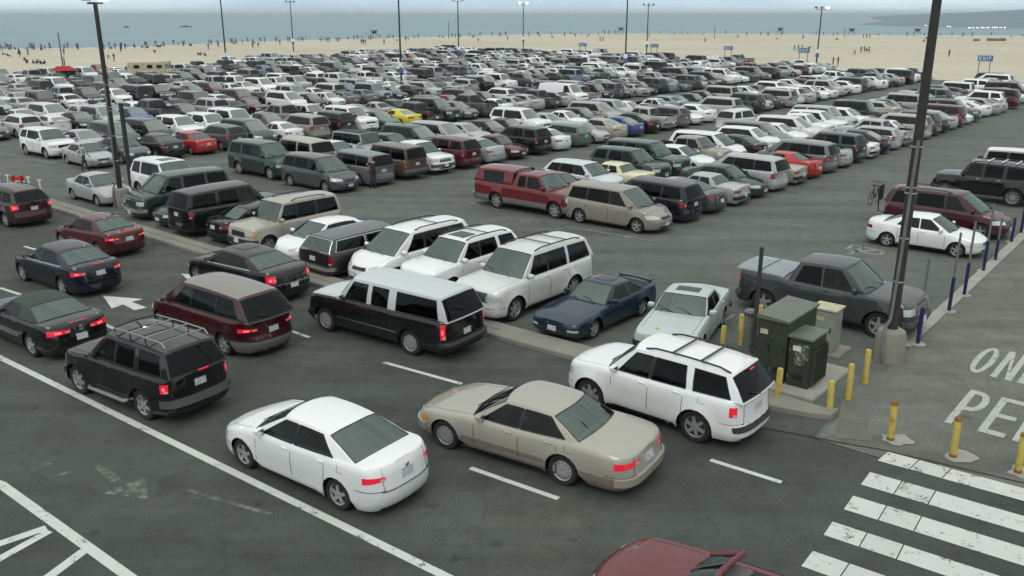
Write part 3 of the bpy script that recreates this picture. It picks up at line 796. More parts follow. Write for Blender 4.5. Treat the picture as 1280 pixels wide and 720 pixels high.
T['compact'] = dict(T['sedan'], L=4.45, W=1.72, fo=.86, wb=2.6, wr=.30, edge=[(0, .60), (.1, .67), (.45, .77), (1.0, .86), (1.35, .90), (2.4, .92), (3.4, .97), (4.0, .99), (4.35, .97), (4.45, .93)],
  gh=dict(wd0=1.20, wd1=1.98, rd1=2.95, rd0=3.75, H=1.40, wt=.74, wins=[(1.42, 2.06, 2.28, 2.33), (2.35, 2.39, 3.20, 2.86)]), seams=[1.32, 2.31, 3.1], handles=[2.15, 3.05], plate_z=.72, head=(.50, 1.15, .52, .64), tail=(.5, 1.14, .68, .82), tz=.55)
T['coupe'] = dict(T['sedan'], L=4.78, W=1.88, fo=.92, wb=2.72, wr=.35, nm=2.7, edge=[(0, .68), (.08, .76), (.5, .86), (1.4, .94), (2.6, .97), (3.4, 1.0), (4.2, 1.02), (4.65, 1.02), (4.78, .97)],
  gh=dict(wd0=1.60, wd1=2.28, rd1=3.15, rd0=4.02, H=1.37, wt=.72, wins=[(1.85, 2.36, 2.95, 2.86)], roof='soft_top', paint='soft_top', pillar='soft_top'), seams=[1.7, 3.1], handles=[2.9],
  tail=(.30, .95, .74, .90), plate_z=.62, grille=(.52, .68, .5, 'grille_dark'), tz=.55, seats=[2.85, 3.2])
T['sportcoupe'] = dict(T['sedan'], L=4.66, W=1.72, fo=.98, wb=2.61, wr=.31, nf=24, nr=22, nm=4.5, gc=.18, edge=[(0, .58), (.08, .63), (.5, .72), (1.4, .81), (2.4, .86), (3.3, .88), (4.1, .90), (4.55, .90), (4.66, .86)],
  gh=dict(wd0=1.62, wd1=2.35, rd1=3.05, rd0=4.25, H=1.30, wt=.70, wins=[(1.90, 2.43, 2.86, 2.82), (2.95, 2.90, 3.65, 3.05)], crown=.04, sunroof=(2.45, 2.95)), seams=[1.7, 2.95], handles=[2.75],
  head=(.62, 1.02, .40, .46), tail=(.35, 1.05, .60, .74), plate_z=.50, flare=.05, grille=(.40, .47, .6, 'grille_dark'), bumper=None, tz=.50)
T['hatch'] = dict(T['sedan'], L=4.07, W=1.72, fo=.82, wb=2.49, wr=.31, edge=[(0, .68), (.08, .76), (.4, .88), (.85, .96), (1.6, .99), (3.0, 1.08), (3.9, 1.13), (4.07, 1.08)],
  gh=dict(wd0=.88, wd1=1.78, rd1=3.25, rd0=3.95, H=1.48, wt=.72, wins=[(1.25, 1.90, 2.14, 2.2), (2.2, 2.24, 3.30, 3.0)], pillar='trim_black', drop=.10), seams=[1.25, 2.17, 3.05], handles=[2.0, 2.95],
  head=(.42, 1.28, .64, .80), tail=(.72, 1.12, .85, 1.04), plate_z=.70, grille=(.30, .44, .5, 'grille_dark'), rs=RS_SUV, tz=.56, seats=[1.95, 2.75])
T['wagon'] = dict(T['boxsedan'], L=5.48, W=2.0, fo=1.0, wb=2.9, edge=[(0, .72), (.06, .78), (.5, .87), (1.6, .92), (3.2, .94), (5.3, .97), (5.48, .94)],
  gh=dict(wd0=1.6, wd1=2.25, rd1=5.02, rd0=5.36, H=1.48, wt=.80, wins=[(1.78, 2.33, 2.66, 2.68), (2.72, 2.74, 3.62, 3.60), (3.70, 3.68, 5.10, 4.88)], crown=.04, drop=.02, sill='chrome', frames='chrome'), seams=[1.7, 2.7, 3.66], handles=[2.52, 3.48],
  bumper=(.36, .50, 'chrome'), tail=(.84, 1.04, .56, .84), plate_z=.72, rs=[(.2, -.03), (.5, 0), (1.2, -.05)], upper='paint_dark_grey', rim='disc', tz=.55, rails=None)
T['minivan'] = dict(L=5.1, W=1.96, fo=.96, wb=3.03, wr=.34, gc=.19, nf=8, nr=16, nm=2.7, edge=[(0, .70), (.1, .80), (.45, .93), (.9, 1.02), (1.3, 1.05), (3, 1.08), (4.9, 1.12), (5.1, 1.08)],
  gh=dict(wd0=.95, wd1=1.98, rd1=4.72, rd0=5.02, H=1.76, wt=.78, wins=[(1.55, 2.15, 2.40, 2.48), (2.50, 2.54, 3.65, 3.63), (3.74, 3.72, 4.72, 4.52)], pillar='trim_black'), seams=[1.50, 2.46, 3.70], handles=[2.28, 2.68],
  head=(.48, 1.2, .66, .82), tail=(.74, 1.10, .74, 1.02), plate_z=.86, grille=(.62, .76, .36, 'grille_dark'), rs=RS_SUV, tz=.60, tinted=True, rim='five', seats=[2.25, 3.15, 4.1])
T['roundvan'] = dict(T['minivan'], L=5.12, W=1.92, wb=3.07, fo=.93, wr=.33, nf=7, nr=8, gc=.19, rim='six', clad=(.36, 'paint_pewter'), upper='car_paint', tail=(.52, 1.14, .78, .90), plate_z=.78, rails=None, tz=.56,
  gh=dict(T['minivan']['gh'], roof='paint_roof_dust', rd1=4.45, rd0=5.0, bowr=.12, crown=.07, pillar='glass_dark', wins=[(1.55, 2.15, 2.40, 2.48), (2.50, 2.54, 3.62, 3.56), (3.68, 3.62, 4.66, 4.25)]))
T['suv'] = dict(L=4.80, W=1.90, fo=.90, wb=2.79, wr=.38, gc=.26, nf=12, nr=16, nm=3.0, edge=[(0, .92), (.06, 1.0), (.4, 1.07), (1.2, 1.13), (3, 1.16), (4.7, 1.20), (4.80, 1.15)],
  gh=dict(wd0=1.30, wd1=1.98, rd1=4.32, rd0=4.72, H=1.80, wt=.79, wins=[(1.58, 2.08, 2.42, 2.48), (2.50, 2.55, 3.38, 3.30), (3.55, 3.50, 4.45, 4.20)], pillar_b='trim_black'), seams=[1.48, 2.46, 3.35], handles=[2.3, 3.2], fs=FS_TRUCK, rs=RS_SUV,
  head=(.55, 1.10, .76, .93), tail=(.85, 1.07, .84, 1.05), plate_z=.92, fplate_z=.56, grille=(.72, .92, .45, 'grille_dark'), flare=.045, tz=.66, tinted=True, rim='six', seats=[2.2, 3.05], bumper=None)
T['boxsuv'] = dict(T['suv'], L=4.70, W=1.89, fo=.80, wb=2.54, wr=.37, nf=20, nr=24, nm=4, gc=.3, edge=[(0, 1.0), (.05, 1.06), (.5, 1.10), (1.3, 1.14), (4.62, 1.17), (4.70, 1.15)],
  gh=dict(wd0=1.35, wd1=1.75, rd1=4.40, rd0=4.62, H=1.90, wt=.86, wins=[(1.48, 1.84, 2.30, 2.32), (2.36, 2.38, 3.22, 3.22), (3.36, 3.36, 4.42, 4.28)], crown=.05, pillar='trim_black'), tail=(.86, 1.04, .80, 1.02), bumper=(.46, .62, 'fascia_dark'), head=(.5, .98, .78, .95))
T['bigsuv'] = dict(T['suv'], nf=18, nm=3.8, nr=22, L=5.35, W=2.0, fo=.98, wb=3.02, wr=.39, gc=.26, edge=[(0, 1.0), (.06, 1.08), (.4, 1.13), (1.4, 1.18), (3, 1.2), (5.25, 1.24), (5.35, 1.2)],
  gh=dict(wd0=1.45, wd1=2.12, rd1=4.95, rd0=5.27, H=1.94, wt=.82, wins=[(1.75, 2.22, 2.68, 2.72), (2.76, 2.80, 3.70, 3.68), (3.86, 3.84, 5.02, 4.82)], pillar_b='trim_black'), seams=[1.62, 2.72, 3.70], handles=[2.55, 3.52], seats=[2.4, 3.3, 4.2], tail=(.86, 1.06, .86, 1.14), plate_z=.98)
T['suburban'] = dict(T['bigsuv'], L=5.57, W=1.95, fo=.88, wb=3.34, wr=.37, gc=.28, nf=22, nr=28, nm=4.5, edge=[(0, 1.02), (.05, 1.08), (.5, 1.12), (1.4, 1.15), (5.5, 1.17), (5.57, 1.15)],
  gh=dict(wd0=1.38, wd1=1.92, rd1=5.15, rd0=5.48, H=1.84, wt=.83, wins=[(1.62, 2.02, 2.52, 2.56), (2.72, 2.74, 3.34, 3.36), (3.66, 3.66, 5.18, 5.02)], crown=.05, drop=.02, sill='chrome', pillar_b='paint_roof_silver', paint='paint_roof_silver', roof='paint_roof_silver', pillar='paint_roof_silver'),
  hoodmat='paint_roof_silver', seams=[1.55, 2.62, 3.52], handles=[2.45, 3.36], tail=(.88, 1.04, .68, 1.10), head=(.55, 1.0, .76, .94), bumper=(.46, .60, 'trim_black'), rim='disc', plate_z=.75, strips=[(.58, .61, 'chrome')], mirror_mat='paint_roof_silver', flare=.02, tz=.64, seats=[2.35, 3.3, 4.3], grille=(.70, .94, .5, 'chrome'))
T['pickup'] = dict(T['suv'], L=5.81, W=2.03, fo=.98, wb=3.7, wr=.40, gc=.30, nm=5.5, nf=26, nr=30, edge=[(0, 1.02), (.06, 1.12), (.4, 1.17), (1.5, 1.22), (3.0, 1.22), (3.9, 1.24), (3.95, 1.30), (5.7, 1.32), (5.81, 1.30)],
  gh=dict(wd0=1.45, wd1=2.20, rd1=3.48, rd0=3.78, H=1.92, wt=.80, wins=[(1.72, 2.30, 2.70, 2.74), (2.76, 2.80, 3.58, 3.36)], plan=.03), seams=[1.62, 2.72, 3.66], handles=[2.55, 3.48], bumper=(.50, .66, 'fascia_dark'), tail=(.86, 1.04, .96, 1.22), seats=[2.45, 3.25],
  grille=(.76, 1.0, .5, 'chrome'), bed=(3.98, 5.70, .45), plate_z=.62, head=(.62, 1.1, .82, 1.02), tinted=True)
T['smallpickup'] = dict(T['pickup'], L=5.22, W=1.85, fo=.88, wb=3.2, wr=.37, edge=[(0, .95), (.06, 1.02), (.4, 1.07), (1.4, 1.12), (3.4, 1.14), (5.1, 1.18), (5.22, 1.16)], gh=dict(wd0=1.30, wd1=1.95, rd1=3.30, rd0=3.52, H=1.76, wt=.80, wins=[(1.55, 2.05, 2.44, 2.47), (2.5, 2.53, 3.32, 3.18)], plan=.03),
  seams=[1.45, 2.46, 3.4], handles=[2.3, 3.25], bed=(3.66, 5.12, .42), tail=(.86, 1.04, .86, 1.08), seats=[2.2, 3.0])
T['shelltruck'] = dict(T['pickup'], L=6.1, W=2.02, fo=.95, wb=3.52, wr=.40, bed=None, edge=[(0, 1.0), (.06, 1.10), (.4, 1.16), (1.5, 1.2), (6.0, 1.24), (6.1, 1.22)],
  gh=[dict(wd0=1.45, wd1=2.10, rd1=3.40, rd0=3.55, H=1.86, wt=.79, wins=[(1.68, 2.18, 2.65, 2.68), (2.76, 2.78, 3.25, 3.18)], plan=.02),
      dict(wd0=3.58, wd1=3.50, rd1=5.75, rd0=5.98, H=1.93, wt=.86, wins=[(4.1, 4.1, 5.35, 5.35)], plan=.0, bow=.0, crown=.08)],
  clad=(.36, 'paint_pewter'), bumper=(.50, .64, 'chrome'), seams=[1.62, 2.72, 3.60], tail=(.87, 1.03, .86, 1.16), seats=[2.4, 3.1])
T['jeep'] = dict(T['boxsuv'], L=4.4, W=1.80, fo=.65, wb=2.6, wr=.39, edge=[(0, 1.02), (1.2, 1.1), (4.3, 1.12), (4.4, 1.1)], gh=dict(wd0=1.30, wd1=1.52, rd1=4.2, rd0=4.32, H=1.84, wt=.90, wins=[(1.40, 1.60, 2.2, 2.2), (2.3, 2.3, 3.1, 3.1), (3.2, 3.2, 4.2, 4.1)], crown=.04, roof='soft_top', pillar='trim_black'), seams=[1.3, 2.25, 3.15], flare=.10)
T['hummer'] = dict(T['boxsuv'], L=4.95, W=2.06, fo=.80, wb=3.12, wr=.44, gc=.40, edge=[(0, 1.16), (.05, 1.22), (1.3, 1.26), (4.85, 1.28), (4.95, 1.26)], gh=dict(wd0=1.42, wd1=1.80, rd1=4.60, rd0=4.85, H=2.0, wt=.86, wins=[(1.58, 1.90, 2.35, 2.38), (2.50, 2.52, 3.30, 3.32), (3.48, 3.50, 4.5, 4.4)], crown=.04), flare=.05, tail=(.84, 1.0, .90, 1.1), rim='ten', seams=[1.5, 2.42, 3.4], handles=[2.25, 3.2], handle_mat='chrome', bumper=(.55, .72, 'trim_black'), head=(.5, .9, .92, 1.08), grille=(.88, 1.1, .6, 'chrome'))
T['van'] = dict(T['minivan'], L=4.82, W=1.97, fo=.78, wb=2.82, wr=.35, gc=.24, nf=18, nr=24, nm=4, edge=[(0, .98), (.06, 1.05), (.5, 1.13), (.9, 1.17), (4.75, 1.2), (4.82, 1.18)],
  gh=dict(wd0=.95, wd1=1.65, rd1=4.55, rd0=4.76, H=1.93, wt=.84, wins=[(1.25, 1.75, 2.15, 2.18), (2.32, 2.34, 3.42, 3.42), (3.55, 3.55, 4.60, 4.48)], crown=.06), seams=[1.15, 2.22, 3.5], handles=[2.05, 2.45], rs=RS_SUV, fs=FS_TRUCK, bumper=(.44, .60, 'chrome'),
  head=(.5, .98, .74, .92), tail=(.86, 1.04, .76, 1.10), grille=(.70, .94, .48, 'grille_dark'), chrome_grille=True, plate_z=.72, tz=.62)
T['cargovan'] = dict(T['van'], L=5.6, W=2.02, wb=3.5, gh=dict(wd0=.9, wd1=1.6, rd1=5.35, rd0=5.54, H=2.08, wt=.84, wins=[(1.25, 1.72, 2.15, 2.18)], crown=.05), edge=[(0, .98), (.06, 1.05), (.5, 1.15), (.9, 1.2), (5.5, 1.22), (5.6, 1.2)])
T['crossover'] = dict(T['suv'], L=4.55, W=1.84, fo=.88, wb=2.65, wr=.35, gc=.22, nf=9, nm=2.6, edge=[(0, .80), (.08, .90), (.4, 1.0), (1.0, 1.06), (3, 1.10), (4.45, 1.14), (4.55, 1.1)], gh=dict(wd0=1.08, wd1=1.88, rd1=4.0, rd0=4.45, H=1.66, wt=.76, wins=[(1.42, 2.0, 2.28, 2.34), (2.36, 2.42, 3.25, 3.15), (3.4, 3.3, 4.15, 3.85)], pillar='trim_black'),
  seams=[1.32, 2.32, 3.2], handles=[2.15, 3.05], head=(.5, 1.2, .68, .84), tail=(.72, 1.1, .80, 1.06), plate_z=.84, grille=(.60, .78, .42, 'grille_dark'))
T['convertible'] = dict(T['coupe'], L=4.6, W=1.8, open_top=True, gh=dict(wd0=1.55, wd1=2.1, rd1=3.0, rd0=3.4, H=1.27, wt=.8, wins=[]), nomirror=True)
T['convertible'].pop('paint', None)

def spoiler(d, w, z, mat, h=.10, depth=.22):
    def f(b, S, info, det):
        m_ = MB(); x = b.hL - d
        rows = []
        for u, dz in ((-.5, 0), (0, .022), (.5, .012), (.5, -.01), (-.5, -.012)):
            rows.append([(x + u * depth - .05 * (1 - abs(q) ** 2) , q * w, z + h + dz) for q in (-1, -.6, 0, .6, 1)])
        m_.grid(rows + [rows[0]], mat)
        for sg in (1, -1): m_.box((x, sg * w * .85, z + h / 2), (depth * .6, .05, h), mat)
        return [('spoiler', None, m_, None)]
    return f
def spare(z, r=.36):
    def f(b, S, info, det):
        m_ = MB(); m_.lathe([(.02, 0), (r * .6, .0), (r * .95, .02), (r, .06), (r, .20), (r * .9, .24), (.02, .24)], 'tyre', 18, 'z'); m_.v = [(-b.hL - .02 - z_ + .0, y_, x_ + z) for x_, y_, z_ in m_.v]
        return [('spare_wheel', None, m_, None)]
    return f
def roofbasket(d0, d1):
    """tall tubular rack standing on the roof"""
    def f(b, S, info, det):
        m_ = MB(); y = info['yt'] * .86; z0 = S['gh']['H'] - .02; z1 = z0 + .12
        xa, xb = b.hL - d0, b.hL - d1
        m_.tube([(xa, -y, z0 + .02), (xa + .06, -y * .95, z1), (xa + .10, 0, z1 + .02), (xa + .06, y * .95, z1), (xa, y, z0 + .02)], .020, 'trim_black', 8)
        for sg in (1, -1):
            m_.tube([(xa + .04, sg * y, z1), (lerp(xa, xb, .5), sg * y, z1 + .015), (xb, sg * y, z1), (xb - .12, sg * y, z0 + .02)], .019, 'steel', 8)
            for t in (.33, .66): xx = lerp(xa, xb, t); m_.tube([(xx, sg * y, z1), (xx, sg * y, z0 - .01)], .018, 'trim_black', 6)
        for t in (.32, .66, .98): xx = lerp(xa, xb, t); m_.tube([(xx, -y, z1 + .005), (xx, y, z1 + .005)], .018, 'steel', 8)
        return [('roof_rack', None, m_, None)]
    return f
def tonneau(b, S, info, det):
    m_ = MB(); d0, d1 = S['bed'][0] - .06, S['bed'][1] + .05; rows = []
    for k in range(9):
        d = lerp(d0, d1, k / 8); x = b.hL - d; z = b.zs(x) + .012 + .025
        rows.append([(x, q * b.hW * .885, z + .05 * (1 - abs(q) ** 3) - (.03 if abs(q) == 1 else 0)) for q in (-1, -.97, -.6, 0, .6, .97, 1)])
    m_.grid(rows, 'paint_tonneau')
    for r in (rows[0], rows[-1]): m_.grid([r, [(x, y, z - .06) for x, y, z in r]], 'paint_tonneau')
    for s_ in (0, -1): e = [r[s_] for r in rows]; m_.grid([e, [(x, y, z - .03) for x, y, z in e]], 'paint_tonneau')
    m_.box((b.hL - lerp(d0, d1, .5), 0, b.zs(b.hL - lerp(d0, d1, .5)) + .092), (.02, b.hW * 1.7, .008), 'seam')
    return [('tonneau_cover', None, m_, None)]
def steps(mat='trim_black', z=.36):
    def f(b, S, info, det):
        o = []
        for sg in (1, -1):
            m_ = MB(); xa = b.hL - S['fo'] - S['wr'] * 1.3; xb = b.hL - S['fo'] - S['wb'] + S['wr'] * 1.3
            m_.tube([(xa, sg * (b.hW - .12), z + .04), (xa - .12, sg * (b.hW + .05), z), (xb + .12, sg * (b.hW + .05), z), (xb, sg * (b.hW - .12), z + .04)], .042, mat, 8); o.append(('side_step', None, m_, None))
        return o
    return f
def brake3(d, w, z, mat='lamp_red_lit'):
    def f(b, S, info, det):
        m_ = MB(); m_.box((b.hL - d, 0, z), (.03, w, .035), mat, bev=.008)
        return [('brake_light', None, m_, None)]
    return f
def chrome_band(z0, z1, mat='chrome'):
    def f(b, S, info, det):
        m_ = MB(); b.patch(m_, b.T - b.hW * 1.0, b.T, z0, z1, mat, .016, 8, 1); b.patch(m_, -(b.T - b.hW * 1.0), -b.T, z0, z1, mat, .016, 8, 1)
        return [('trim_strip', None, m_, None)]
    return f
def belt_strip(mat='chrome'):
    def f(b, S, info, det):
        o = []; G = S['gh']
        for sg in (1, -1):
            m_ = MB(); s0, s1 = b.sX(G['wd0'] + .25), b.sX(min(G['rd0'] - .35, S['L'] - .35)); rr = []
            for u, of in ((-.025, .004), (-.005, .012)):
                rr.append([tuple(b.surf(sg * lerp(s0, s1, k / 12), b.zs(b.P(lerp(s0, s1, k / 12))[0]) + u, of)) for k in range(13)])
            m_.grid(rr, mat); o.append(('belt_strip', None, m_, None))
        return o
    return f
def badge(z, r=.07, mat='chrome', off=.03):
    def f(b, S, info, det):
        p = b.surf(b.T, z, .0); m_ = MB()
        m_.lathe([(r, 0), (r, .014), (r * .8, .018), (r * .8, .010), (r * .05, .010)], mat, 16, 'z'); m_.tube([(-r * .6, 0, .018), (r * .6, 0, .018)], r * .12, mat, 6)
        m_.v = [(p.x - off - z_, y_, x_ + z) for x_, y_, z_ in m_.v]
        return [('emblem', None, m_, None)]
    return f
def rearwiper(z, y=.0):
    def f(b, S, info, det):
        m_ = MB(); x = -b.hL + .06; m_.tube([(x - .02, y, z), (x - .00, y + .28, z + .10), (x + .02, y + .42, z + .15)], .012, 'trim_black', 5)
        return [('wiper', None, m_, None)]
    return f

T['coupe2'] = dict(T['coupe']); T['coupe2']['gh'] = {k: v for k, v in T['coupe']['gh'].items() if k not in ('roof', 'paint', 'pillar')}
# ------------------------------------------------------------------ light
SUN_EL, SUN_ROT = R(48), R(200)
w = bpy.data.worlds.new('World'); scene.world = w; w.use_nodes = True
n, l = w.node_tree.nodes, w.node_tree.links; bg = n['Background']
sky = n.new('ShaderNodeTexSky'); sky.sky_type = 'NISHITA'; sky.sun_disc = False; sky.sun_elevation = SUN_EL; sky.sun_rotation = SUN_ROT
sky.air_density = 1.2; sky.dust_density = 4.0; sky.altitude = 0
hs = n.new('ShaderNodeHueSaturation'); hs.inputs['Saturation'].default_value = 0.55; l.new(sky.outputs[0], hs.inputs['Color'])
tc = n.new('ShaderNodeTexCoord'); mp = n.new('ShaderNodeMapping'); mp.inputs['Scale'].default_value = (1.3, 1.3, 14.0); l.new(tc.outputs['Generated'], mp.inputs['Vector'])
nz = n.new('ShaderNodeTexNoise'); nz.inputs['Scale'].default_value = 1.7; nz.inputs['Detail'].default_value = 5; nz.inputs['Roughness'].default_value = 0.5; l.new(mp.outputs[0], nz.inputs['Vector'])
cl0 = ramp(n, l, nz.outputs['Fac'], [(0.34, (7.6, 8.7, 8.6)), (0.50, (9.0, 9.6, 9.2)), (0.66, (10.2, 10.4, 9.8))])
clh = ramp(n, l, nz.outputs['Fac'], [(0.32, (5.6, 7.6, 9.0)), (0.48, (8.0, 9.9, 11.0)), (0.62, (10.2, 12.0, 12.8))])
sx = n.new('ShaderNodeSeparateXYZ'); l.new(tc.outputs['Generated'], sx.inputs[0])
mr = n.new('ShaderNodeMapRange'); mr.inputs[1].default_value = 0.02; mr.inputs[2].default_value = 0.22; l.new(sx.outputs['Z'], mr.inputs[0])
mr2 = n.new('ShaderNodeMapRange'); mr2.inputs[1].default_value = 0.0; mr2.inputs[2].default_value = 1.0; mr2.inputs[3].default_value = 0.55; mr2.inputs[4].default_value = 1.55; l.new(sx.outputs['Z'], mr2.inputs[0])
vm = n.new('ShaderNodeVectorMath'); vm.operation = 'SCALE'; l.new(cl0, vm.inputs[0]); l.new(mr2.outputs[0], vm.inputs['Scale'])
cl = mixc(n, l, clh, vm.outputs[0], mr.outputs[0])
mix = n.new('ShaderNodeMix'); mix.data_type = 'RGBA'; mix.inputs[0].default_value = 0.86; l.new(hs.outputs[0], mix.inputs[6]); l.new(cl, mix.inputs[7])
l.new(mix.outputs[2], bg.inputs['Color']); bg.inputs['Strength'].default_value = 0.075
sd = bpy.data.lights.new('sun', 'SUN'); so = bpy.data.objects.new('sun', sd); COL.objects.link(so)
sd.energy = 0.7; sd.angle = R(30); sd.color = (1.0, 0.96, 0.9); so.rotation_euler = (math.pi / 2 - SUN_EL, 0, R(180) - SUN_ROT)
so.location = (0, -20, 60)
scene.view_settings.view_transform = 'Standard'; scene.view_settings.look = 'None'; scene.view_settings.gamma = 1; scene.view_settings.exposure = 0.4
scene.render.engine = 'CYCLES'
scene.cycles.max_bounces = 8; scene.cycles.transparent_max_bounces = 12

# ------------------------------------------------------------------ ground, road, lot, beach, sea
def sheet(name, pts, z, mat, kind='structure', parent=None):
    m_ = MB(); m_.add([(p[0], p[1], z if len(p) < 3 else p[2]) for p in pts], [tuple(range(len(pts)))], mat)
    o = m_.build(name, parent, 0)
    if kind: tag(o, kind=kind)
    return o
SHORE_PX = [(0, 60.5), (160, 58.5), (210, 56), (320, 51.5), (400, 49), (480, 47), (640, 43), (800, 41.5), (960, 42.0), (1120, 43.2), (1280, 44.2)]
shore = [gp(x, y) for x, y in SHORE_PX]
def ext(p, q, d):
    v = Vector((p[0] - q[0], p[1] - q[1])).normalized(); return (p[0] + v.x * d, p[1] + v.y * d)
shore = [ext(shore[0], shore[2], 1500)] + shore + [ext(shore[-1], shore[-3], 1500)]
# sand: flat beach with a wet slope into the water
m_ = MB(); inner = []
for k, p in enumerate(shore): inner.append((p[0] * .93, p[1] * .93, -.03))
rows = [[(p[0] * 1.08, p[1] * 1.08, -1.6) for p in shore], [(p[0], p[1], -.24) for p in shore], inner]
near = [(p[0], max(-60, min(10, p[1] * .0)), -.03) for p in shore]
rows.append(near)
m_.grid(rows, 'sand'); sand = m_.build('sand', None, 0); tag(sand, kind='structure')
sheet('sea', [(-14000, -2000), (14000, -2000), (14000, 16000), (-14000, 16000)], -.25, 'sea_water').location.z = 0
sheet('ground', [(-1400, -400), (1400, -400), (1400, 40), (-1400, 40)], -.02, 'asphalt_lot')
m_ = MB()   # foam line
fo = []
for k in range(len(shore) - 1):
    for j in range(24): t = j / 24; fo.append((lerp(shore[k][0], shore[k + 1][0], t), lerp(shore[k][1], shore[k + 1][1], t)))
ra = random.Random(3); A_, B_ = [], []
for p in fo:
    d = math.hypot(*p); u1 = 1 + (ra.uniform(.2, .8)) / d; u2 = 1 + (ra.uniform(1.5, 3.5)) / d; A_.append((p[0] * u1, p[1] * u1, -.243)); B_.append((p[0] * u2, p[1] * u2, -.243))
m_.grid([A_, B_], 'surf_foam'); tag(m_.build('surf', None, 0), kind='structure')
lot = [ab(-60, 18.0), ab(-60, 151), ab(165, 151), ab(158, 60), ab(156, -120), ab(-60, -120)]
sheet('parking_lot_ground', [ab(18.0, 136), ab(60, 139), ab(80, 142), ab(130, 152), ab(162, 152), ab(161, 102), ab(154, 61), ab(139, 44), ab(134, 30), ab(130, 18), ab(126, -120), ab(18.0, -120)], 0.0, 'asphalt_lot')
sheet('road', [ab(-60, -120), ab(17.95, -120), ab(17.95, 6.3), ab(19.3, 6.4), ab(19.2, 7.0), ab(18.7, 10), ab(18.4, 16), ab(18.2, 25), ab(17.9, 31), ab(17.9, 46), ab(17.9, 200), ab(-60, 200)], 0.003, 'asphalt_road')
# promenade (pedestrian way) on the right
sheet('promenade', [ab(17.97, 6.25), ab(60, 6.9), ab(126, 7.2), ab(126, -60), ab(18.2, -60)], 0.006, 'promenade')
# kerb strip between road and lot
def prism(name, pts, z0, z1, mat, bev=.03):
    m_ = MB(); n_ = len(pts); cx = sum(p[0] for p in pts) / n_; cy = sum(p[1] for p in pts) / n_
    def sh(d, z):
        out = []
        for i, p in enumerate(pts):
            a, c = Vector(pts[i - 1]), Vector(pts[(i + 1) % n_]); q = Vector(p); e1 = (q - a).normalized(); e2 = (c - q).normalized()
            nn = Vector((-(e1.y + e2.y), e1.x + e2.x)).normalized() * d; out.append((q.x + nn.x, q.y + nn.y, z))
        return out
    ar = sum(pts[i][0] * pts[(i + 1) % n_][1] - pts[(i + 1) % n_][0] * pts[i][1] for i in range(n_))
    s_ = bev if ar > 0 else -bev
    m_.grid([sh(0, z0), sh(0, z1 - bev), sh(s_, z1)], mat, close=True); m_.add(sh(s_, z1), [tuple(range(n_))], mat)
    return m_.build(name, None, 20)
KA = [(46.5, 17.55), (44, 17.55), (38, 17.55), (31, 17.6), (25, 17.9), (20, 18.0), (15, 18.1), (10.5, 18.35), (8, 18.6), (6.7, 18.95), (6.35, 19.1)]
k_out = [ab(a_, b_) for b_, a_ in KA]; k_in = [ab(a_ + (.9 if b_ > 7.5 else .45), b_) for b_, a_ in KA]
tag(prism('kerb', k_out + k_in[::-1], -.01, .15, 'concrete'), kind='structure')
m_ = MB()  # dark gutter joint along the kerb strip
a_ = [(*p, .1535) for p in [ab(17.92, 46), ab(17.97, 31), ab(18.28, 25), ab(18.45, 16)]]; c_ = [(*p, .1535) for p in [ab(17.95, 46), ab(18.0, 31), ab(18.31, 25), ab(18.48, 16)]]; m_.grid([a_, c_], 'seam'); tag(m_.build('kerb_joint', None, 0), kind='structure')
# planted-bed asphalt behind the kerb near the cabinets, paler worn concrete, path edging
sheet('path_edging', [gp(1150, 434), gp(1128, 458), gp(1107, 484), gp(1096, 500), gp(1082, 500), gp(1110, 466), gp(1138, 434)], .0102, 'patch_pale')
sheet('path_kerb', [ab(25.2, 6.75), ab(60, 7.35), ab(60, 6.95), ab(25.2, 6.4)], .0102, 'concrete_pale')
sheet('worn_ground', [gp(1043, 548), gp(1052, 500), gp(1085, 470), gp(1115, 462), gp(1100, 500), gp(1085, 530), gp(1090, 552)], .0135, 'patch_pale')
m_ = MB(); pr = [(900, 527), (960, 536), (1000, 543), (1050, 553), (1098, 561), (1180, 580), (1290, 606)]
m_.grid([[(*gp(x, y), .0105) for x, y in pr], [(*gp(x, y + 1.5), .0105) for x, y in pr]], 'seam'); tag(m_.build('road_joint', None, 0), kind='structure')

# painted markings -------------------------------------------------
def dash(p, q, wd, mat='mark_white', z=.005, pxs=True, name='road_marking'):
    a, c = (Vector(gp(*p)), Vector(gp(*q))) if pxs else (Vector(p), Vector(q))
    d = (c - a).normalized(); nn = Vector((-d.y, d.x)) * wd / 2
    L_ = (c - a).length; k = max(1, int(L_ / .5)); m_ = MB()
    m_.grid([[(*(a.lerp(c, i / k) + nn), z) for i in range(k + 1)], [(*(a.lerp(c, i / k) - nn), z) for i in range(k + 1)]], mat)
    o = m_.build(name, None, 0); tag(o, kind='structure'); return o
pl, ql = Vector(gp(0, 447)), Vector(gp(560, 722)); dd = (ql - pl).normalized()
dash(tuple(pl - dd * 14), tuple(ql + dd * 3), .18, pxs=False)
for p, q in [((480, 453), (577, 480)), ((588, 585), (698, 623.5)), ((888, 575), (977, 603)), ((365, 414), (387, 422)), ((0, 360), (34, 371)), ((118, 400), (143, 411)), ((30, 308), (52, 314)), ((214, 366), (222, 369)), ((140, 343), (151, 346)), ((364, 501), (388, 510))]:
    dash(p, q, .13)
dash((-40, 592), (0, 605), .2); dash((0, 605), (165, 724), .2, z=.0095)
dash((-10, 683), (58, 660), .2, z=.0065); dash((-10, 704), (62, 664), .18, z=.008); dash((52, 728), (106, 688), .2, z=.0065)
def poly_px(name, pts, z, mat):
    o = sheet(name, [gp(x, y) for x, y in pts], z, mat); return o
ARR = [(128.4, 369.7), (139.7, 385.6), (154, 380.6), (168, 387.8), (183.4, 384.7), (164.7, 377.5), (178.7, 374)]
poly_px('road_arrow', ARR, .005, 'mark_white')
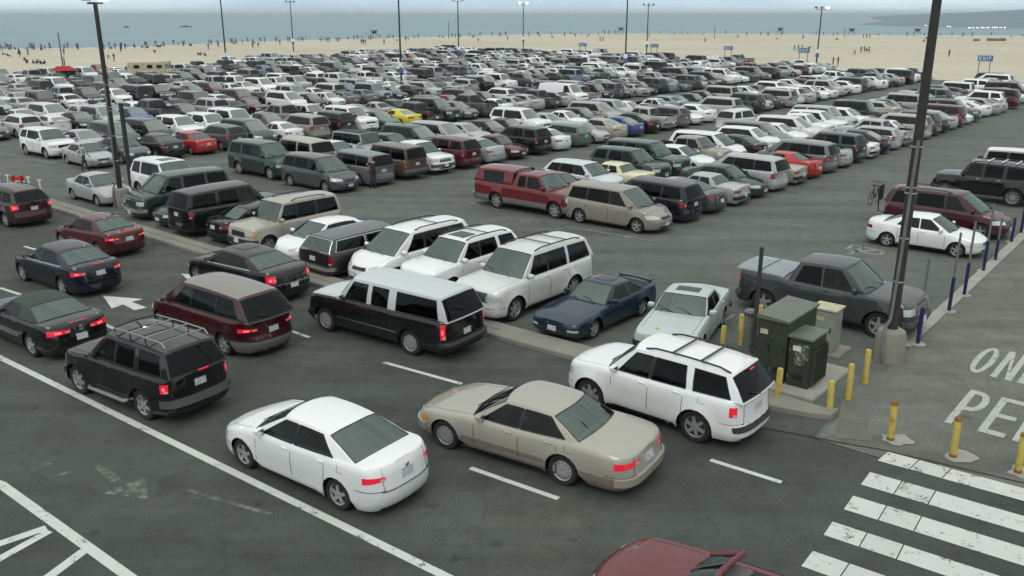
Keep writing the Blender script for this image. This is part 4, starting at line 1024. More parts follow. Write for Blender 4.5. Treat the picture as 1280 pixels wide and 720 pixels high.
oA = Vector(gp(128.4, 369.7)); oB = Vector(gp(226.6, 342.2))
sheet('road_arrow', [tuple(Vector(gp(*p)) - oA + oB) for p in ARR], .005, 'mark_white')
poly_px('faded_patch', [(36, 583), (75, 568), (135, 553), (165, 590), (200, 605), (185, 630), (130, 618), (95, 597), (60, 600)], .0045, 'mark_green')
poly_px('faded_arrow', [(130, 617), (178, 597), (183, 600), (185, 624)], .007, 'mark_faded'); poly_px('faded_arrow', [(117, 583), (126, 581), (152, 598), (140, 605)], .007, 'mark_faded')
poly_px('faded_arrow', [(38, 586), (62, 577), (66, 581), (42, 590)], .007, 'mark_faded'); poly_px('faded_arrow', [(57, 597), (90, 588), (92, 591), (60, 600)], .007, 'mark_faded')
dash((236, 613), (338, 643), .10, 'mark_faded')
poly_px('faded_patch', [(600, 640), (700, 625), (760, 640), (720, 670), (640, 668)], .0045, 'asphalt_patch')
m_ = MB(); c = gp(682, 697); m_.lathe([(.36, 0), (.36, .009), (.31, .009), (.31, .006), (.02, .006)], 'asphalt_patch', 24, 'z', (c[0], c[1], .0), cap=False); tag(m_.build('manhole', None, 0), kind='structure')
# crosswalk
e1 = Vector(gp(1280, 611)) - Vector(gp(1110, 565)); e1.normalize()
for tl, bl in [((1110, 565), (1097, 576)), ((1087.5, 590.5), (1076, 606)), ((1066.5, 620), (1054.7, 637)), ((1040.5, 652.5), (1029.5, 669)), ((1016, 689), (1001.5, 708)), ((988, 728), (970, 752))]:
    a, c = Vector(gp(*tl)), Vector(gp(*bl)); m_ = MB(); K = 16
    m_.grid([[(*(a + e1 * (9.0 * i / K)), .009) for i in range(K + 1)], [(*(c + e1 * (9.0 * i / K)), .009) for i in range(K + 1)]], 'mark_white'); tag(m_.build('crosswalk_stripe', None, 0), kind='structure')
    # seams and a broken patch where the trench crosses
    for f_, wd in ((.62, .02), (1.25, .02)):
        p0, p1 = a + e1 * f_, c + e1 * f_; sheet('crosswalk_joint', [tuple(p0), tuple(p0 + e1 * wd), tuple(p1 + e1 * wd), tuple(p1)], .0115, 'seam')
    p0, p1 = a + e1 * .66, c + e1 * .66; sheet('worn_patch', [tuple(p0), tuple(p0 + e1 * .56), tuple(p1 + e1 * .56), tuple(p1)], .0112, 'mark_white_worn')
def text_mesh(s, mat):
    cu = bpy.data.curves.new('text', 'FONT'); cu.body = s; cu.resolution_u = 6; cu.space_character = 1.15; to = bpy.data.objects.new('text', cu); COL.objects.link(to)
    bpy.context.view_layer.update(); dg = bpy.context.evaluated_depsgraph_get(); me = bpy.data.meshes.new_from_object(to.evaluated_get(dg))
    bpy.data.objects.remove(to); me.materials.clear(); me.materials.append(MATS[mat]); return me
def ground_text(s, bl, br, tl, mat, z, name):
    me = text_mesh(s, mat); xs_ = [v.co.x for v in me.vertices]; ys = [v.co.y for v in me.vertices]; x0, x1, y0, y1 = min(xs_), max(xs_), min(ys), max(ys)
    E1 = Vector(br) - Vector(bl); E2 = Vector(tl) - Vector(bl)
    for v in me.vertices:
        u, t = (v.co.x - x0) / (x1 - x0), (v.co.y - y0) / (y1 - y0); q = Vector(bl) + E1 * u + E2 * t; v.co = (q.x, q.y, z)
    # thicken strokes a little sideways
    o = bpy.data.objects.new(name, me); COL.objects.link(o); tag(o, kind='structure'); return o
def block_text(s, o_ab, cw, gap, h, st, mat, z, name):
    """painted block capitals; o_ab lower-left corner in lot axes; letters run along -b, upright along +a"""
    m_ = MB(); u0 = 0
    def q(pts):
        m_.add([(*ab(o_ab[0] + y * h, o_ab[1] - (u0 + x * cw)), z) for x, y in pts], [tuple(range(len(pts)))], mat)
    sx, sy = st / cw, st / h * 1.5
    def ring_(x0=0, x1=1, y0=0, y1=1, n_=20, cut=None):
        O, I = [], []
        for k in range(n_ + 1):
            a = 2 * math.pi * k / n_; cx, cy = (x0 + x1) / 2, (y0 + y1) / 2
            O.append((cx + (x1 - x0) / 2 * math.cos(a), cy + (y1 - y0) / 2 * math.sin(a))); I.append((cx + ((x1 - x0) / 2 - sx) * math.cos(a), cy + ((y1 - y0) / 2 - sy) * math.sin(a)))
        for k in range(n_): q([O[k], O[k + 1], I[k + 1], I[k]])
    for ch in s:
        if ch == 'O': ring_()
        if ch == 'N': q([(0, 0), (sx, 0), (sx, 1), (0, 1)]); q([(1 - sx, 0), (1, 0), (1, 1), (1 - sx, 1)]); q([(sx, 1), (sx, .72), (1 - sx, 0), (1 - sx, .28)])
        if ch == 'L': q([(0, 0), (sx, 0), (sx, 1), (0, 1)]); q([(sx, 0), (1, 0), (1, sy), (sx, sy)])
        if ch == 'Y': q([(.5 - sx / 2, 0), (.5 + sx / 2, 0), (.5 + sx / 2, .45), (.5 - sx / 2, .45)]); q([(.5 - sx / 2, .45), (.5 + sx / 2, .45), (sx, 1), (0, 1)]); q([(.5 + sx / 2, .45), (1, 1), (1 - sx, 1), (.5, .56)])
        if ch in 'PD':
            q([(0, 0), (sx, 0), (sx, 1), (0, 1)]); y0 = .42 if ch == 'P' else 0; n_ = 10; O, I = [(sx, 1)], [(sx, 1 - sy)]
            for k in range(n_ + 1):
                a = math.pi / 2 - math.pi * k / n_; cy = (1 + y0) / 2; O.append((.5 + .5 * math.cos(a), cy + (1 - y0) / 2 * math.sin(a))); I.append((.5 + (.5 - sx) * math.cos(a), cy + ((1 - y0) / 2 - sy) * math.sin(a)))
            O.append((sx, y0)); I.append((sx, y0 + sy))
            for k in range(len(O) - 1): q([O[k], O[k + 1], I[k + 1], I[k]])
        if ch == 'E':
            q([(0, 0), (sx, 0), (sx, 1), (0, 1)])
            for y in (0, .5 - sy / 2, 1 - sy): q([(sx, y), (1, y), (1, y + sy), (sx, y + sy)])
        u0 += cw + gap
    tag(m_.build(name, None, 0), kind='structure')
block_text('ONLY', (24.35, 4.78), .50, .13, 2.3, .15, 'mark_ped', .011, 'ground_lettering')
block_text('PED', (20.7, 4.30), .55, .16, 2.4, .16, 'mark_ped', .011, 'ground_lettering')

# parking bay lines in the visible aisles and empty stalls
for p, q in [((870, 424), (918, 393)), ((780, 395), (815, 372)), ((0, 190), (75, 205)), ((930, 333), (963, 348)), ((1062, 318), (1080, 308)), ((20, 197), (128, 213)), ((708, 283), (790, 297)), ((585, 252), (600, 257)), ((880, 262), (912, 268)), ((215, 198), (237, 193)), ((213, 203), (255, 198))]:
    dash(p, q, .10, 'mark_stall')
for p, q in [((1058, 312), (1100, 319)), ((1100, 319), (1105, 314)), ((1058, 312), (1066, 306)), ((1066, 306), (1105, 314)), ((1215, 201), (1230, 203)), ((1200, 153), (1217, 154))]: dash(p, q, .14, 'mark_stall')
dash((1068, 314), (1096, 313), .2, 'mark_stall')
for k in range(8):
    b0 = 18.7 + 17.4 * k
    for s_ in range(24):
        a0 = 31 + 4.7 * s_
        if k < 4: dash(ab(a0, b0 - .3), ab(a0, b0 + 1.6), .10, 'mark_stall', .004, False)

# far shore (low hazy land across the bay) and its lights
m_ = MB(); rows = []
ridge = [(985, 30), (1020, 27), (1060, 22), (1100, 19), (1150, 17), (1200, 15), (1250, 12), (1265, 9), (1300, 8), (1400, 6), (1600, 5)]
def far_pt(x, ypx, dist):
    dx = x - 640; Y = dist; X = dx / (F_PX) * Y * CP * 1.045
    lo, hi = -20, 200
    for _ in range(40):
        m2 = (lo + hi) / 2
        if proj(X, Y, m2)[1] > ypx: lo = m2
        else: hi = m2
    return (X, Y, lo)
base = [(x, 30.5 + (x - 985) * .018) for x, _ in ridge]
r0 = [(*gp(x, min(y, 41)), -.3) for x, y in base]; r1 = [far_pt(x, lerp(b_[1], y, .55), 1100) for (x, y), b_ in zip(ridge, base)]; r2 = [far_pt(x, y, 1900) for x, y in ridge]; r3 = [(p[0] * 1.3, p[1] * 1.3, -5) for p in r2]
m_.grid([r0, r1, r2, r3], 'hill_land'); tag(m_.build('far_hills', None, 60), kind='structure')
city = []
for k, (x, y) in enumerate([(1156, 33.8), (1158, 34), (1184, 35.2), (1187, 35.6)] + [(1210 + i * 3.3 + ra.uniform(-1, 1), 37 + ra.uniform(-.4, .6)) for i in range(15)]):
    X, Y = gp(x, y + .6); lp = MB(); s_ = ra.uniform(.16, .34) * Y / 600
    lp.tube([(0, 0, -.3), (0, 0, 1.2)], .06, 'lamp_housing', 5); lp.lathe([(.02, 1.0), (s_, 1.2), (s_, 1.2 + s_), (.02, 1.3 + s_ * 1.2)], 'city_light', 8)
    o = lp.build('shore_lamp'); o.location = (X, Y, 0)
    tag(o, 'lit white lamp in the string of lights along the far shore at right', 'lamp', 'lamps along the far shore')

# ------------------------------------------------------------------ vehicles
def unit(a): return (math.cos(a), math.sin(a))
ROADH = math.atan2(1.083, -1.434)
def put(root, x, y, h): root.location = (x, y, 0); root.rotation_euler = (0, 0, h)
def from_wheels(S, F, Rr, side, heading=None):
    """photo points of the near front / rear tyre contacts -> centre, heading"""
    f_ = Vector(gp(*F)) if F else None; r_ = Vector(gp(*Rr)) if Rr else None
    if heading is None: d = (f_ - r_); heading = math.atan2(d.y, d.x)
    h = Vector(unit(heading)); nn = Vector((-h.y, h.x)) * side * (S['W'] / 2 - .06)
    xf = S['L'] / 2 - S['fo']; xr_ = xf - S['wb']
    if f_ and r_: c_ = (f_ + r_) / 2 - h * (xf + xr_) / 2
    elif f_: c_ = f_ - h * xf
    else: c_ = r_ - h * xr_
    c_ = c_ - nn
    return c_.x, c_.y, heading
OCC = []
def near_car(kind, colour, label, cat, name, F=None, Rr=None, side=1, heading=None, pos=None, group=None, **opts):
    S = dict(T[kind]); S.update(opts); addons = S.get('addons', [])
    parts = vehicle(S, 2)
    root = realize(parts, name, COLORS.get(colour, colour) if isinstance(colour, str) else colour)
    if pos: x, y, h = pos
    else: x, y, h = from_wheels(S, F, Rr, side, heading)
    put(root, x, y, h); tag(root, label, cat, group); return root
Q = 'traffic on the road'
near_car('sedan', 'white', 'white sedan driving beside the long white line, nearest the bottom left centre', 'car', 'sedan', (307.7, 585), (423.8, 636.8), 1, group=Q, lit=1, addons=[badge(.93, .05)], gc=.17, tail=(.60, 1.13, .76, .89))
near_car('oldsedan', 'champagne', 'champagne gold full-size sedan with silver wheel covers driving in the middle lane', 'car', 'sedan', (558, 561), (702, 606), 1, group=Q, lit=1)
near_car('suv', 'white', 'white SUV with black roof rails driving past the green cabinets', 'suv', 'suv', (741, 511), (863.7, 551.5), 1, group=Q, lit=1, rails=(2.2, 4.3, 'trim_black', 2), tail=(.86, 1.07, .84, 1.06), addons=[brake3(4.50, .2, 1.70), chrome_band(.48, .60, 'trim_black'), rearwiper(1.18)])
near_car('suburban', 'black', 'black and silver two-tone long SUV with silver roof and hood in the kerb-side lane', 'suv', 'suv', (410, 414.5), (512, 443.5), 1, group=Q, lit=True, addons=[rearwiper(1.4)])
near_car('roundvan', (.045, .004, .008), 'dark red minivan with grey lower trim and lit taillights in the traffic', 'minivan', 'minivan', None, (282, 444), 1, ROADH, group=Q, lit=True, tinted=True, addons=[rearwiper(1.12)])
near_car('suv', 'black', 'black SUV with tubular silver roof rack beside the white line', 'suv', 'suv', None, (182, 524.5), 1, ROADH + R(3), group=Q, lit=True, L=4.54, wb=2.65, fo=.82, clad=None, upper=None or 'car_paint', bumper=(.50, .66, 'fascia_dark'), addons=[roofbasket(2.2, 4.0), steps('steel'), brake3(4.62, .26, 1.26)], seams=[1.45, 2.42, 3.25],
  gh=dict(T['suv']['gh'], wins=[(1.55, 2.05, 2.38, 2.44), (2.46, 2.50, 3.2, 3.15), (3.35, 3.32, 4.2, 4.0)], rd1=4.12, rd0=4.46, H=1.82))
near_car('coupe', 'black', 'black coupe with dark green fabric roof and wide lit taillights', 'car', 'coupe', None, (42, 446), 1, ROADH, group=Q, lit=True, addons=[badge(.86, .08), brake3(4.62, .5, 1.02)], fplate=True)
near_car('sedan', 'navy', 'dark blue sedan with bright taillights in the left traffic lane behind the coupe', 'car', 'sedan', None, (80, 369.5), 1, ROADH, group=Q, lit=True, addons=[brake3(4.66, .34, 1.09), belt_strip()], tail=(.56, 1.12, .77, .91))
near_car('compact', 'dark red', 'dark red sedan with lit taillights beside the kerb strip', 'car', 'sedan', None, (124, 321), 1, ROADH + R(2), group=Q, lit=True, addons=[brake3(4.36, .3, .99)], tail=(.48, 1.12, .71, .82))
near_car('crossover', (.045, .012, .012), 'dark reddish crossover at the left edge with lit taillights', 'suv', 'suv', None, (9, 284), 1, ROADH + R(2), group=Q, lit=True, rails=(2.1, 4.0, 'trim_black', 0), addons=[rearwiper(1.15)])
near_car('bigsedan', 'black', 'black sedan with chrome window line and sunroof next to the kerb', 'car', 'sedan', (248, 356.5), None, 1, ROADH, group=Q, lit=True, addons=[chrome_band(.66, .69), belt_strip()])
hh = ROADH + R(2); hx = gp(922, 719, 1.30)
near_car('convertible', (.12, .010, .016), 'dark red open car with black cabin partly cut by the bottom edge of the photo', 'car', 'convertible', pos=(hx[0] - unit(hh)[0] * .05, hx[1] - unit(hh)[1] * .05, hh), group=Q, addons=[belt_strip('trim_black')])

FACE_IN, FACE_OUT = math.atan2(-UY, -UX), math.atan2(UY, UX)
PV = math.atan2(-WY, -WX)      # heading -w
NV = math.atan2(WY, WX)
def at_ab(a, b, h): x, y = ab(a, b); return (x, y, h)
K_ = 'vehicles parked along the kerb strip'
def kerb_car(kind, colour, b_, out, label, cat, name, nose=18.75, dh=0, **o):
    L_ = o.get('L', T[kind]['L']); near_car(kind, colour, label, cat, name, pos=at_ab(nose + L_ / 2, b_, (FACE_OUT if out else FACE_IN) + R(dh)), group=K_, **o)
kerb_car('bigsuv', 'offwhite', 17.4, False, 'pearl white large SUV with chrome grille parked between blue coupe and white SUV', 'suv', 'suv', 18.7, rails=(2.3, 4.7, 'trim_black', 2), grille=(.74, 1.02, .62, 'chrome'), chrome_grille=True, rim='six')
kerb_car('suv', 'white', 20.3, False, 'white SUV with sunroof parked behind the silver-roofed black SUV', 'suv', 'suv', 19.0, rails=(2.0, 4.1, 'trim_black', 1), gh=dict(T['suv']['gh'], sunroof=(2.1, 2.75)))
kerb_car('minivan', 'white', 22.8, False, 'white minivan with black roof rails facing the kerb beside the dark wagon', 'minivan', 'minivan', 18.8, rails=(2.2, 4.4, 'trim_black', 1), tinted=False)
kerb_car('wagon', (.022, .014, .018), 25.0, True, 'dark old station wagon with chrome window frames, tail towards the kerb', 'station wagon', 'station_wagon', 18.6)
kerb_car('hatch', 'white', 27.0, False, 'small white hatchback parked between dark wagon and pale boxy SUV', 'hatchback', 'hatchback', 18.7)
kerb_car('boxsuv', 'champagne', 29.85, False, 'pale gold boxy SUV with amber indicators facing the kerb', 'suv', 'suv', 18.7, amber=True, rails=(2.2, 3.9, 'trim_black', 0), upper='car_paint', tinted=True, bumper=(.44, .62, 'trim_black'))
kerb_car('compact', 'black', 31.95, True, 'small black sedan with its tail to the kerb beside a black van', 'car', 'sedan', 18.9)
kerb_car('bigsuv', 'black', 34.25, True, 'long black SUV parked tail to the kerb with red taillights', 'suv', 'suv', 18.6, upper='car_paint')
kerb_car('compact', 'dark green', 36.3, False, 'small dark green car squeezed between green van and black SUV', 'car', 'sedan', 18.9, W=1.62)
kerb_car('van', 'dark green', 38.7, False, 'dark green van with chrome front bumper beside the light pole', 'van', 'van', 18.9, tinted=True)
near_car('compact', 'silver', 'small silver sedan parked lengthwise along the kerb strip', 'car', 'sedan', pos=at_ab(20.15, 44.2, PV), group=K_)
near_car('bigsuv', 'white', 'white SUV parked behind the silver sedan next to the thin pole', 'suv', 'suv', pos=at_ab(22.9, 42.2, PV), group=K_, L=5.0, wb=2.95, gh=dict(T['bigsuv']['gh'], rd1=4.6, rd0=4.92, sunroof=(2.3, 3.0), wins=[(1.75, 2.22, 2.68, 2.72), (2.76, 2.80, 3.70, 3.68), (3.86, 3.84, 4.7, 4.5)]))
near_car('sportcoupe', (.006, .020, .042), 'dark blue wedge-shaped sports coupe with rear spoiler facing the kerb', 'car', 'sports_car', pos=at_ab(18.95 + 2.33, 14.5, FACE_IN), group=K_, addons=[spoiler(4.42, .64, .89, 'car_paint', .07, .16)], L=4.55, fo=.95)
near_car('boxsedan', (.42, .47, .47), 'pale silver boxy old sedan with sunroof facing the cream utility box', 'car', 'sedan', L=4.7, pos=at_ab(19.5 + 2.38, 11.8, FACE_IN + R(15)), group=K_, gh=dict(T['boxsedan']['gh'], sunroof=(2.4, 2.85)))
R_ = 'vehicles parked along the pedestrian path'
near_car('pickup', (.036, .042, .047), 'dark grey crew-cab pickup with silvery bed cover behind the cabinets', 'pickup', 'pickup_truck', (1093, 422.5), (955, 392.5), -1, group=R_, addons=[tonneau], L=5.5, wb=3.52, fo=.96, bed=(3.98, 5.42, .35), rim='five', handle_mat='trim_black')
near_car('compact', 'white', 'white sedan parked beside the blue posts and the tall dark pole', 'car', 'sedan', (1187, 321.5), (1114, 308.5), -1, PV, group=R_, L=4.5, wb=2.62)
def bikerack(b, S, info, det):
    m_ = MB(); x = -b.hL; m_.tube([(x, 0, .42), (x - .35, 0, .42), (x - .40, 0, 1.25)], .03, 'trim_black', 6); m_.tube([(x - .40, -.3, 1.2), (x - .40, .3, 1.2)], .02, 'trim_black', 6); m_.box((x - .38, .25, 1.25), (.04, .6, .7), 'trim_black')
    return [('bicycle_carrier', None, m_, None)]
mv = near_car('minivan', (.045, .005, .009), 'maroon minivan carrying a bicycle at its back, beside the black off-roader', 'minivan', 'minivan', (1223, 299), None, -1, PV, group=R_, rails=(2.3, 4.5, 'trim_black', 0), addons=[bikerack], tail=(.84, 1.06, .90, 1.14))
near_car('hummer', 'black', 'black boxy off-roader with silver roof bars parked near the right edge', 'suv', 'suv', (1185, 247), (1258, 259), 1, NV, group=R_, rails=(1.9, 4.4, 'trim_black', 3, 'sign_white'), upper='car_paint')
near_car('boxsuv', 'silver', 'silver boxy SUV with pale roof and spare wheel behind the off-roader', 'suv', 'suv', pos=at_ab(55.3, 9.3, PV), group=R_, addons=[spare(.98)], gh=dict(T['boxsuv']['gh'], roof='paint_white'))

def bicycle(loc, rz):
    root = empty('bicycle', loc, rz)
    wb_ = 1.02; r = .33
    wm = MB(); wm.lathe([(r, -.015), (r + .015, 0), (r, .015), (r - .02, 0), (r, -.015)], 'tyre', 22, 'y', cap=False)
    for k in range(12): a = math.pi * 2 * k / 12; wm.tube([(0, 0, 0), (r * math.cos(a), 0, r * math.sin(a))], .004, 'steel', 4, cap=False)
    me = wm.mesh('wheel')
    for x in (-wb_ / 2, wb_ / 2): o = bpy.data.objects.new('wheel', me); COL.objects.link(o); o.parent = root; o.location = (x, 0, r)
    f = MB(); bb = (-.05, 0, .28); st = (-.22, 0, .80); hd = (.34, 0, .82)
    for p, q in ((bb, st), (st, hd), (bb, (.38, 0, .68)), (hd, (wb_ / 2, 0, r)), (st, (-wb_ / 2, 0, r)), (bb, (-wb_ / 2, 0, r))): f.tube([p, q], .018, 'trim_black', 6)
    f.build('frame', root); s_ = MB(); s_.box((-.24, 0, .90), (.26, .14, .06), 'trim_black', bev=.02); s_.tube([(-.24, 0, .88), (-.22, 0, .78)], .015, 'steel', 6); s_.build('saddle', root)
    h = MB(); h.tube([hd, (.33, 0, .98)], .016, 'steel', 6); h.tube([(.28, -.3, 1.0), (.36, -.1, .98), (.36, .1, .98), (.28, .3, 1.0)], .014, 'trim_black', 6); h.build('handlebar', root)
    return root
c = mv.location; hv = Vector(unit(PV)); bp = Vector((c.x, c.y)) - hv * (5.1 / 2 + .58)
tag(bicycle((bp.x, bp.y, .72), PV + math.pi / 2), 'black bicycle hanging on the carrier behind the maroon minivan', 'bicycle')

# ---- rows of the lot
KINDS = [('sedan', 'sedan', 24), ('compact', 'sedan', 22), ('oldsedan', 'sedan', 4), ('boxsedan', 'sedan', 7), ('bigsedan', 'sedan', 5), ('coupe', 'coupe', 6), ('hatch', 'hatchback', 7), ('sportcoupe', 'coupe', 2), ('wagon2', 'wagon', 3), ('minivan', 'minivan', 8), ('suv', 'SUV', 8), ('boxsuv', 'SUV', 3), ('jeep', 'SUV', 1), ('bigsuv', 'SUV', 4), ('crossover', 'SUV', 8), ('smallpickup', 'pickup', 6), ('pickup', 'pickup', 2), ('van', 'van', 1)]
CW = [('white', 25), ('silver', 22), ('grey', 10), ('black', 17), ('dark grey', 12), ('champagne', 4), ('dark red', 4), ('red', 2), ('navy', 4), ('dark green', 6), ('light blue', 3), ('green', 2), ('tan', 2), ('brown', 1), ('offwhite', 3), ('blue', 1)]
def pick(tab, r_):
    t = r_.uniform(0, sum(x[-1] for x in tab))
    for x in tab:
        t -= x[-1]
        if t <= 0: return x
    return tab[-1]
CATN = {'sedan': 'sedan', 'coupe': 'coupe', 'hatchback': 'hatchback', 'minivan': 'minivan', 'SUV': 'suv', 'pickup': 'pickup_truck', 'van': 'van'}
KW = {k: w_ for k, w_, _ in KINDS}; KW.update({'wagon': 'wagon', 'cargovan': 'van', 'jeep': 'SUV', 'pickup': 'pickup', 'shelltruck': 'pickup', 'sportcoupe': 'coupe', 'convertible': 'convertible'})
ROW = {
 (0, 0): [('minivan', 'tan', 0), ('minivan', 'navy', 1), ('coupe2', 'dark grey', 1), ('boxsedan', 'silver', 1), ('sedan', 'dark green', 0), ('minivan', 'silver', 1), ('boxsedan', 'champagne', 1), ('coupe2', 'red', 1), ('minivan', 'grey', 1), ('sedan', 'silver', 1), ('suv', 'dark green', 1), ('boxsedan', 'white', 1), ('sedan', 'black', 1), ('wagon2', 'silver', 1), ('smallpickup', 'silver', 1), ('sedan', 'white', 0), ('minivan', 'champagne', 1), ('suv', 'dark grey', 1), ('sedan', 'dark green', 1), ('sedan', 'silver', 1), ('minivan', 'dark red', 1), ('compact', 'white', 0), ('suv', 'dark grey', 0)],
 (0, 1): [('shelltruck', 'dark red2', 0), ('compact', 'red2', 0), ('crossover', 'light', 0), ('boxsedan', 'cream', 1), ('suv', 'dark green', 0), ('bigsuv', 'dark green', 0), ('sedan', 'white', 0), ('smallpickup', 'tan', 0), ('minivan', 'white', 0), ('compact', 'black', 1), ('crossover', 'white', 0), ('minivan', 'grey', 0), ('sedan', 'white', 0), ('minivan', 'offwhite', 0), ('smallpickup', 'white', 0), ('suv', 'white', 0), ('bigsuv', 'silver', 0), ('crossover', 'white', 0)],
 (1, 0): [('minivan', 'dark grey', 0), ('minivan', 'grey', 1), ('boxsuv', 'brown', 1), ('smallpickup', 'white', 0), ('suv', 'dark red', 1), ('sedan', 'silver', 1), ('compact', 'dark red', 0), ('suv', 'black', 1), ('compact', 'white', 1), ('wagon2', 'green', 1), ('compact', 'silver', 0), ('sedan', 'champagne', 1), ('compact', 'blue', 1), ('bigsedan', 'black', 1), ('smallpickup', 'silver', 1), ('crossover', 'grey', 1), ('compact', 'white', 0), ('sedan', 'white', 1), None, ('minivan', 'silver', 1), ('compact', 'green', 0), ('suv', 'dark green', 1)],
 (1, 1): [('bigsuv', 'dark green', 0), ('bigsuv', 'champagne', 1), ('sedan', 'white', 0), ('jeep', 'silver', 0), ('sedan', 'dark grey', 0), ('minivan', 'dark green', 0), ('minivan', 'silver', 0), ('sedan', 'silver', 0), ('sedan', 'black', 0), ('compact', 'dark green', 0), ('bigsuv', 'white', 0), ('compact', 'silver', 0), ('compact', 'white', 0), ('sedan', 'dark grey', 0), ('minivan', 'champagne', 0), ('suv', 'silver', 0), ('sedan', 'white', 0), ('convertible', 'black', 1)],
 (2, 0): [('compact', 'silver', 0), ('sedan', 'dark grey', 0), ('sedan', 'black', 1), ('compact', 'red', 1), ('crossover', 'dark grey', 1), ('minivan', 'dark green', 0), ('compact', 'white', 1), ('minivan', 'tan', 1), ('suv', 'black', 1), ('bigsuv', 'white', 0), ('compact', 'green', 0), ('coupe2', 'yellow', 1), ('smallpickup', 'black', 1), ('bigsuv', 'dark green', 0), ('sedan', 'grey', 0), ('pickup', 'dark grey', 1), ('compact', 'white', 1), ('compact', 'silver', 1), ('sedan', 'silver', 1), ('smallpickup', 'dark grey', 1), ('sedan', 'silver', 1), ('cargovan', 'white', 0), ('smallpickup', 'tan', 1)],
 (2, 1): [('suv', 'white', 0), ('sedan', 'silver', 0), ('minivan', 'dark grey', 0), ('minivan', 'black', 0), ('suv', 'white', 0), ('suv', 'white', 0), ('bigsuv', 'yellow2', 0)],
}
T['wagon2'] = dict(T['sedan'], L=4.75, rs=RS_SUV, gh=dict(T['sedan']['gh'], rd1=4.3, rd0=4.62, H=1.52, wins=[(1.5, 2.22, 2.43, 2.50), (2.52, 2.57, 3.35, 3.3), (3.45, 3.4, 4.4, 4.15)]), edge=[(0, .66), (.1, .72), (.45, .82), (1.0, .91), (1.4, .955), (4.6, 1.02), (4.75, .98)], tail=(.8, 1.1, .72, .98))
KW['coupe2'] = 'coupe'; KW['wagon2'] = 'wagon'; CATN['wagon'] = 'station_wagon'; CATN['convertible'] = 'convertible'
CX = {'dark red2': ('dark red', (.14, .012, .018)), 'red2': ('red', (.26, .03, .04)), 'light': ('pale silver', (.55, .59, .62)), 'yellow2': ('white', COLORS['white'])}
cars = []; rr = random.Random(42)
PITCHX = {0: 2.36, 1: 2.36}
for k in range(8):
    for side in (0, 1):
        a = [32.6, 32.6, 29.6, 30.0, 24.9, 25.0][k * 2 + side] if k < 3 else 19.0
        lst = ROW.get((k, side), []); i = 0
        aend = 158 if k < 5 else 160
        while a < aend:
            spec = lst[i] if i < len(lst) else 'rand'
            if k >= 3 and i >= len(lst): spec = 'rand'
            if spec == 'rand':
                spec = None if rr.random() < (.035 if k < 7 else .12) else (pick(KINDS, rr)[0], pick(CW, rr)[0], 1 if rr.random() < .5 else 0)
                fixed = False
            else: fixed = True
            i += 1
            if spec:
                kd, colr, tail = spec
                if kd == 'coupe': kd = 'coupe2'
                S = T[kd]; b0 = 18.7 + 17.3 * k
                if side == 0: bc = b0 + S['L'] / 2 + (0 if fixed else rr.uniform(-.25, .5))
                else: bc = b0 + 5.5 + S['L'] / 2 + (rr.uniform(-.1, .4))
                if kd == 'shelltruck': bc = b0 + 4.45 + S['L'] / 2
                cn, cv = CX[colr] if colr in CX else (colr, COLORS[colr])
                if not fixed: kk_ = rr.uniform(.8, 1.12); cv = tuple(min(.8, max(.005, v * kk_)) for v in cv)
                cars.append(dict(k=k, side=side, a=a + (0 if fixed else rr.uniform(-.12, .12)), b=bc, kd=kd, cn=cn, cv=cv, h=(NV if tail else PV) + R(rr.gauss(0, 1.2)), tail=tail))
            a += ((2.36 if S['W'] < 1.95 else 2.45) if k < 3 else (2.24 if S['W'] < 1.95 else 2.36)) if not (k == 0 and i == 1) else 2.6
# other loose cars
x, y = ab(66.0, 32.3); 
# in view?
vis = []
for c_ in cars:
    x, y = ab(c_['a'], c_['b']); p = proj(x, y, .8); c_['x'], c_['y'] = x, y; c_['p'] = p
    aend_ = interp([(18, 127), (30, 131), (44, 136), (61, 150), (102, 157), (150, 158)], c_['b']); bend_ = interp([(20, 134), (60, 137), (80, 140), (130, 150), (160, 150)], c_['a'])
    if c_['a'] > aend_ or c_['b'] > bend_: continue
    if -45 - 2500 / max(p[2], 1) < p[0] < 1300 + 2500 / max(p[2], 1) and p[2] > 5: vis.append(c_)
# bigger first (nearest)
vis.sort(key=lambda c_: c_['p'][2])
NHAND = 26
ind = vis[:300 - NHAND - 2]; rest = vis[300 - NHAND - 2:]
# ordinals inside each row of individuals
ORD = ['first', 'second', 'third', 'fourth', 'fifth', 'sixth', 'seventh', 'eighth', 'ninth', 'tenth']
def ordn(n_):
    if n_ <= 10: return ORD[n_ - 1]
    return str(n_) + ('th' if 10 < n_ % 100 < 20 else {1: 'st', 2: 'nd', 3: 'rd'}.get(n_ % 10, 'th'))
byrow = {}
for c_ in ind: byrow.setdefault((c_['k'], c_['side']), []).append(c_)
ROWN = {r_: ordn(r_[0] * 2 + r_[1] + 1) for r_ in byrow}
for r_, L_ in byrow.items():
    L_.sort(key=lambda c_: c_['a'])
    for j, c_ in enumerate(L_):
        w_ = KW[c_['kd']]; nb = L_[j - 1] if j else None
        where = f"right of a {nb['cn']} {KW[nb['kd']]}" if nb else 'at the left end'
        c_['label'] = f"{c_['cn']} {w_} {where}, {ordn(j + 1)} car in {ROWN[r_]} parking row"
tmpl = {}
def setcol(o, cv):
    for q in [o] + list(o.children_recursive):
        if q.type == 'MESH': q.color = (*cv, 1)
lotmesh = {}
def car_name(kd): return CATN[KW[kd]]
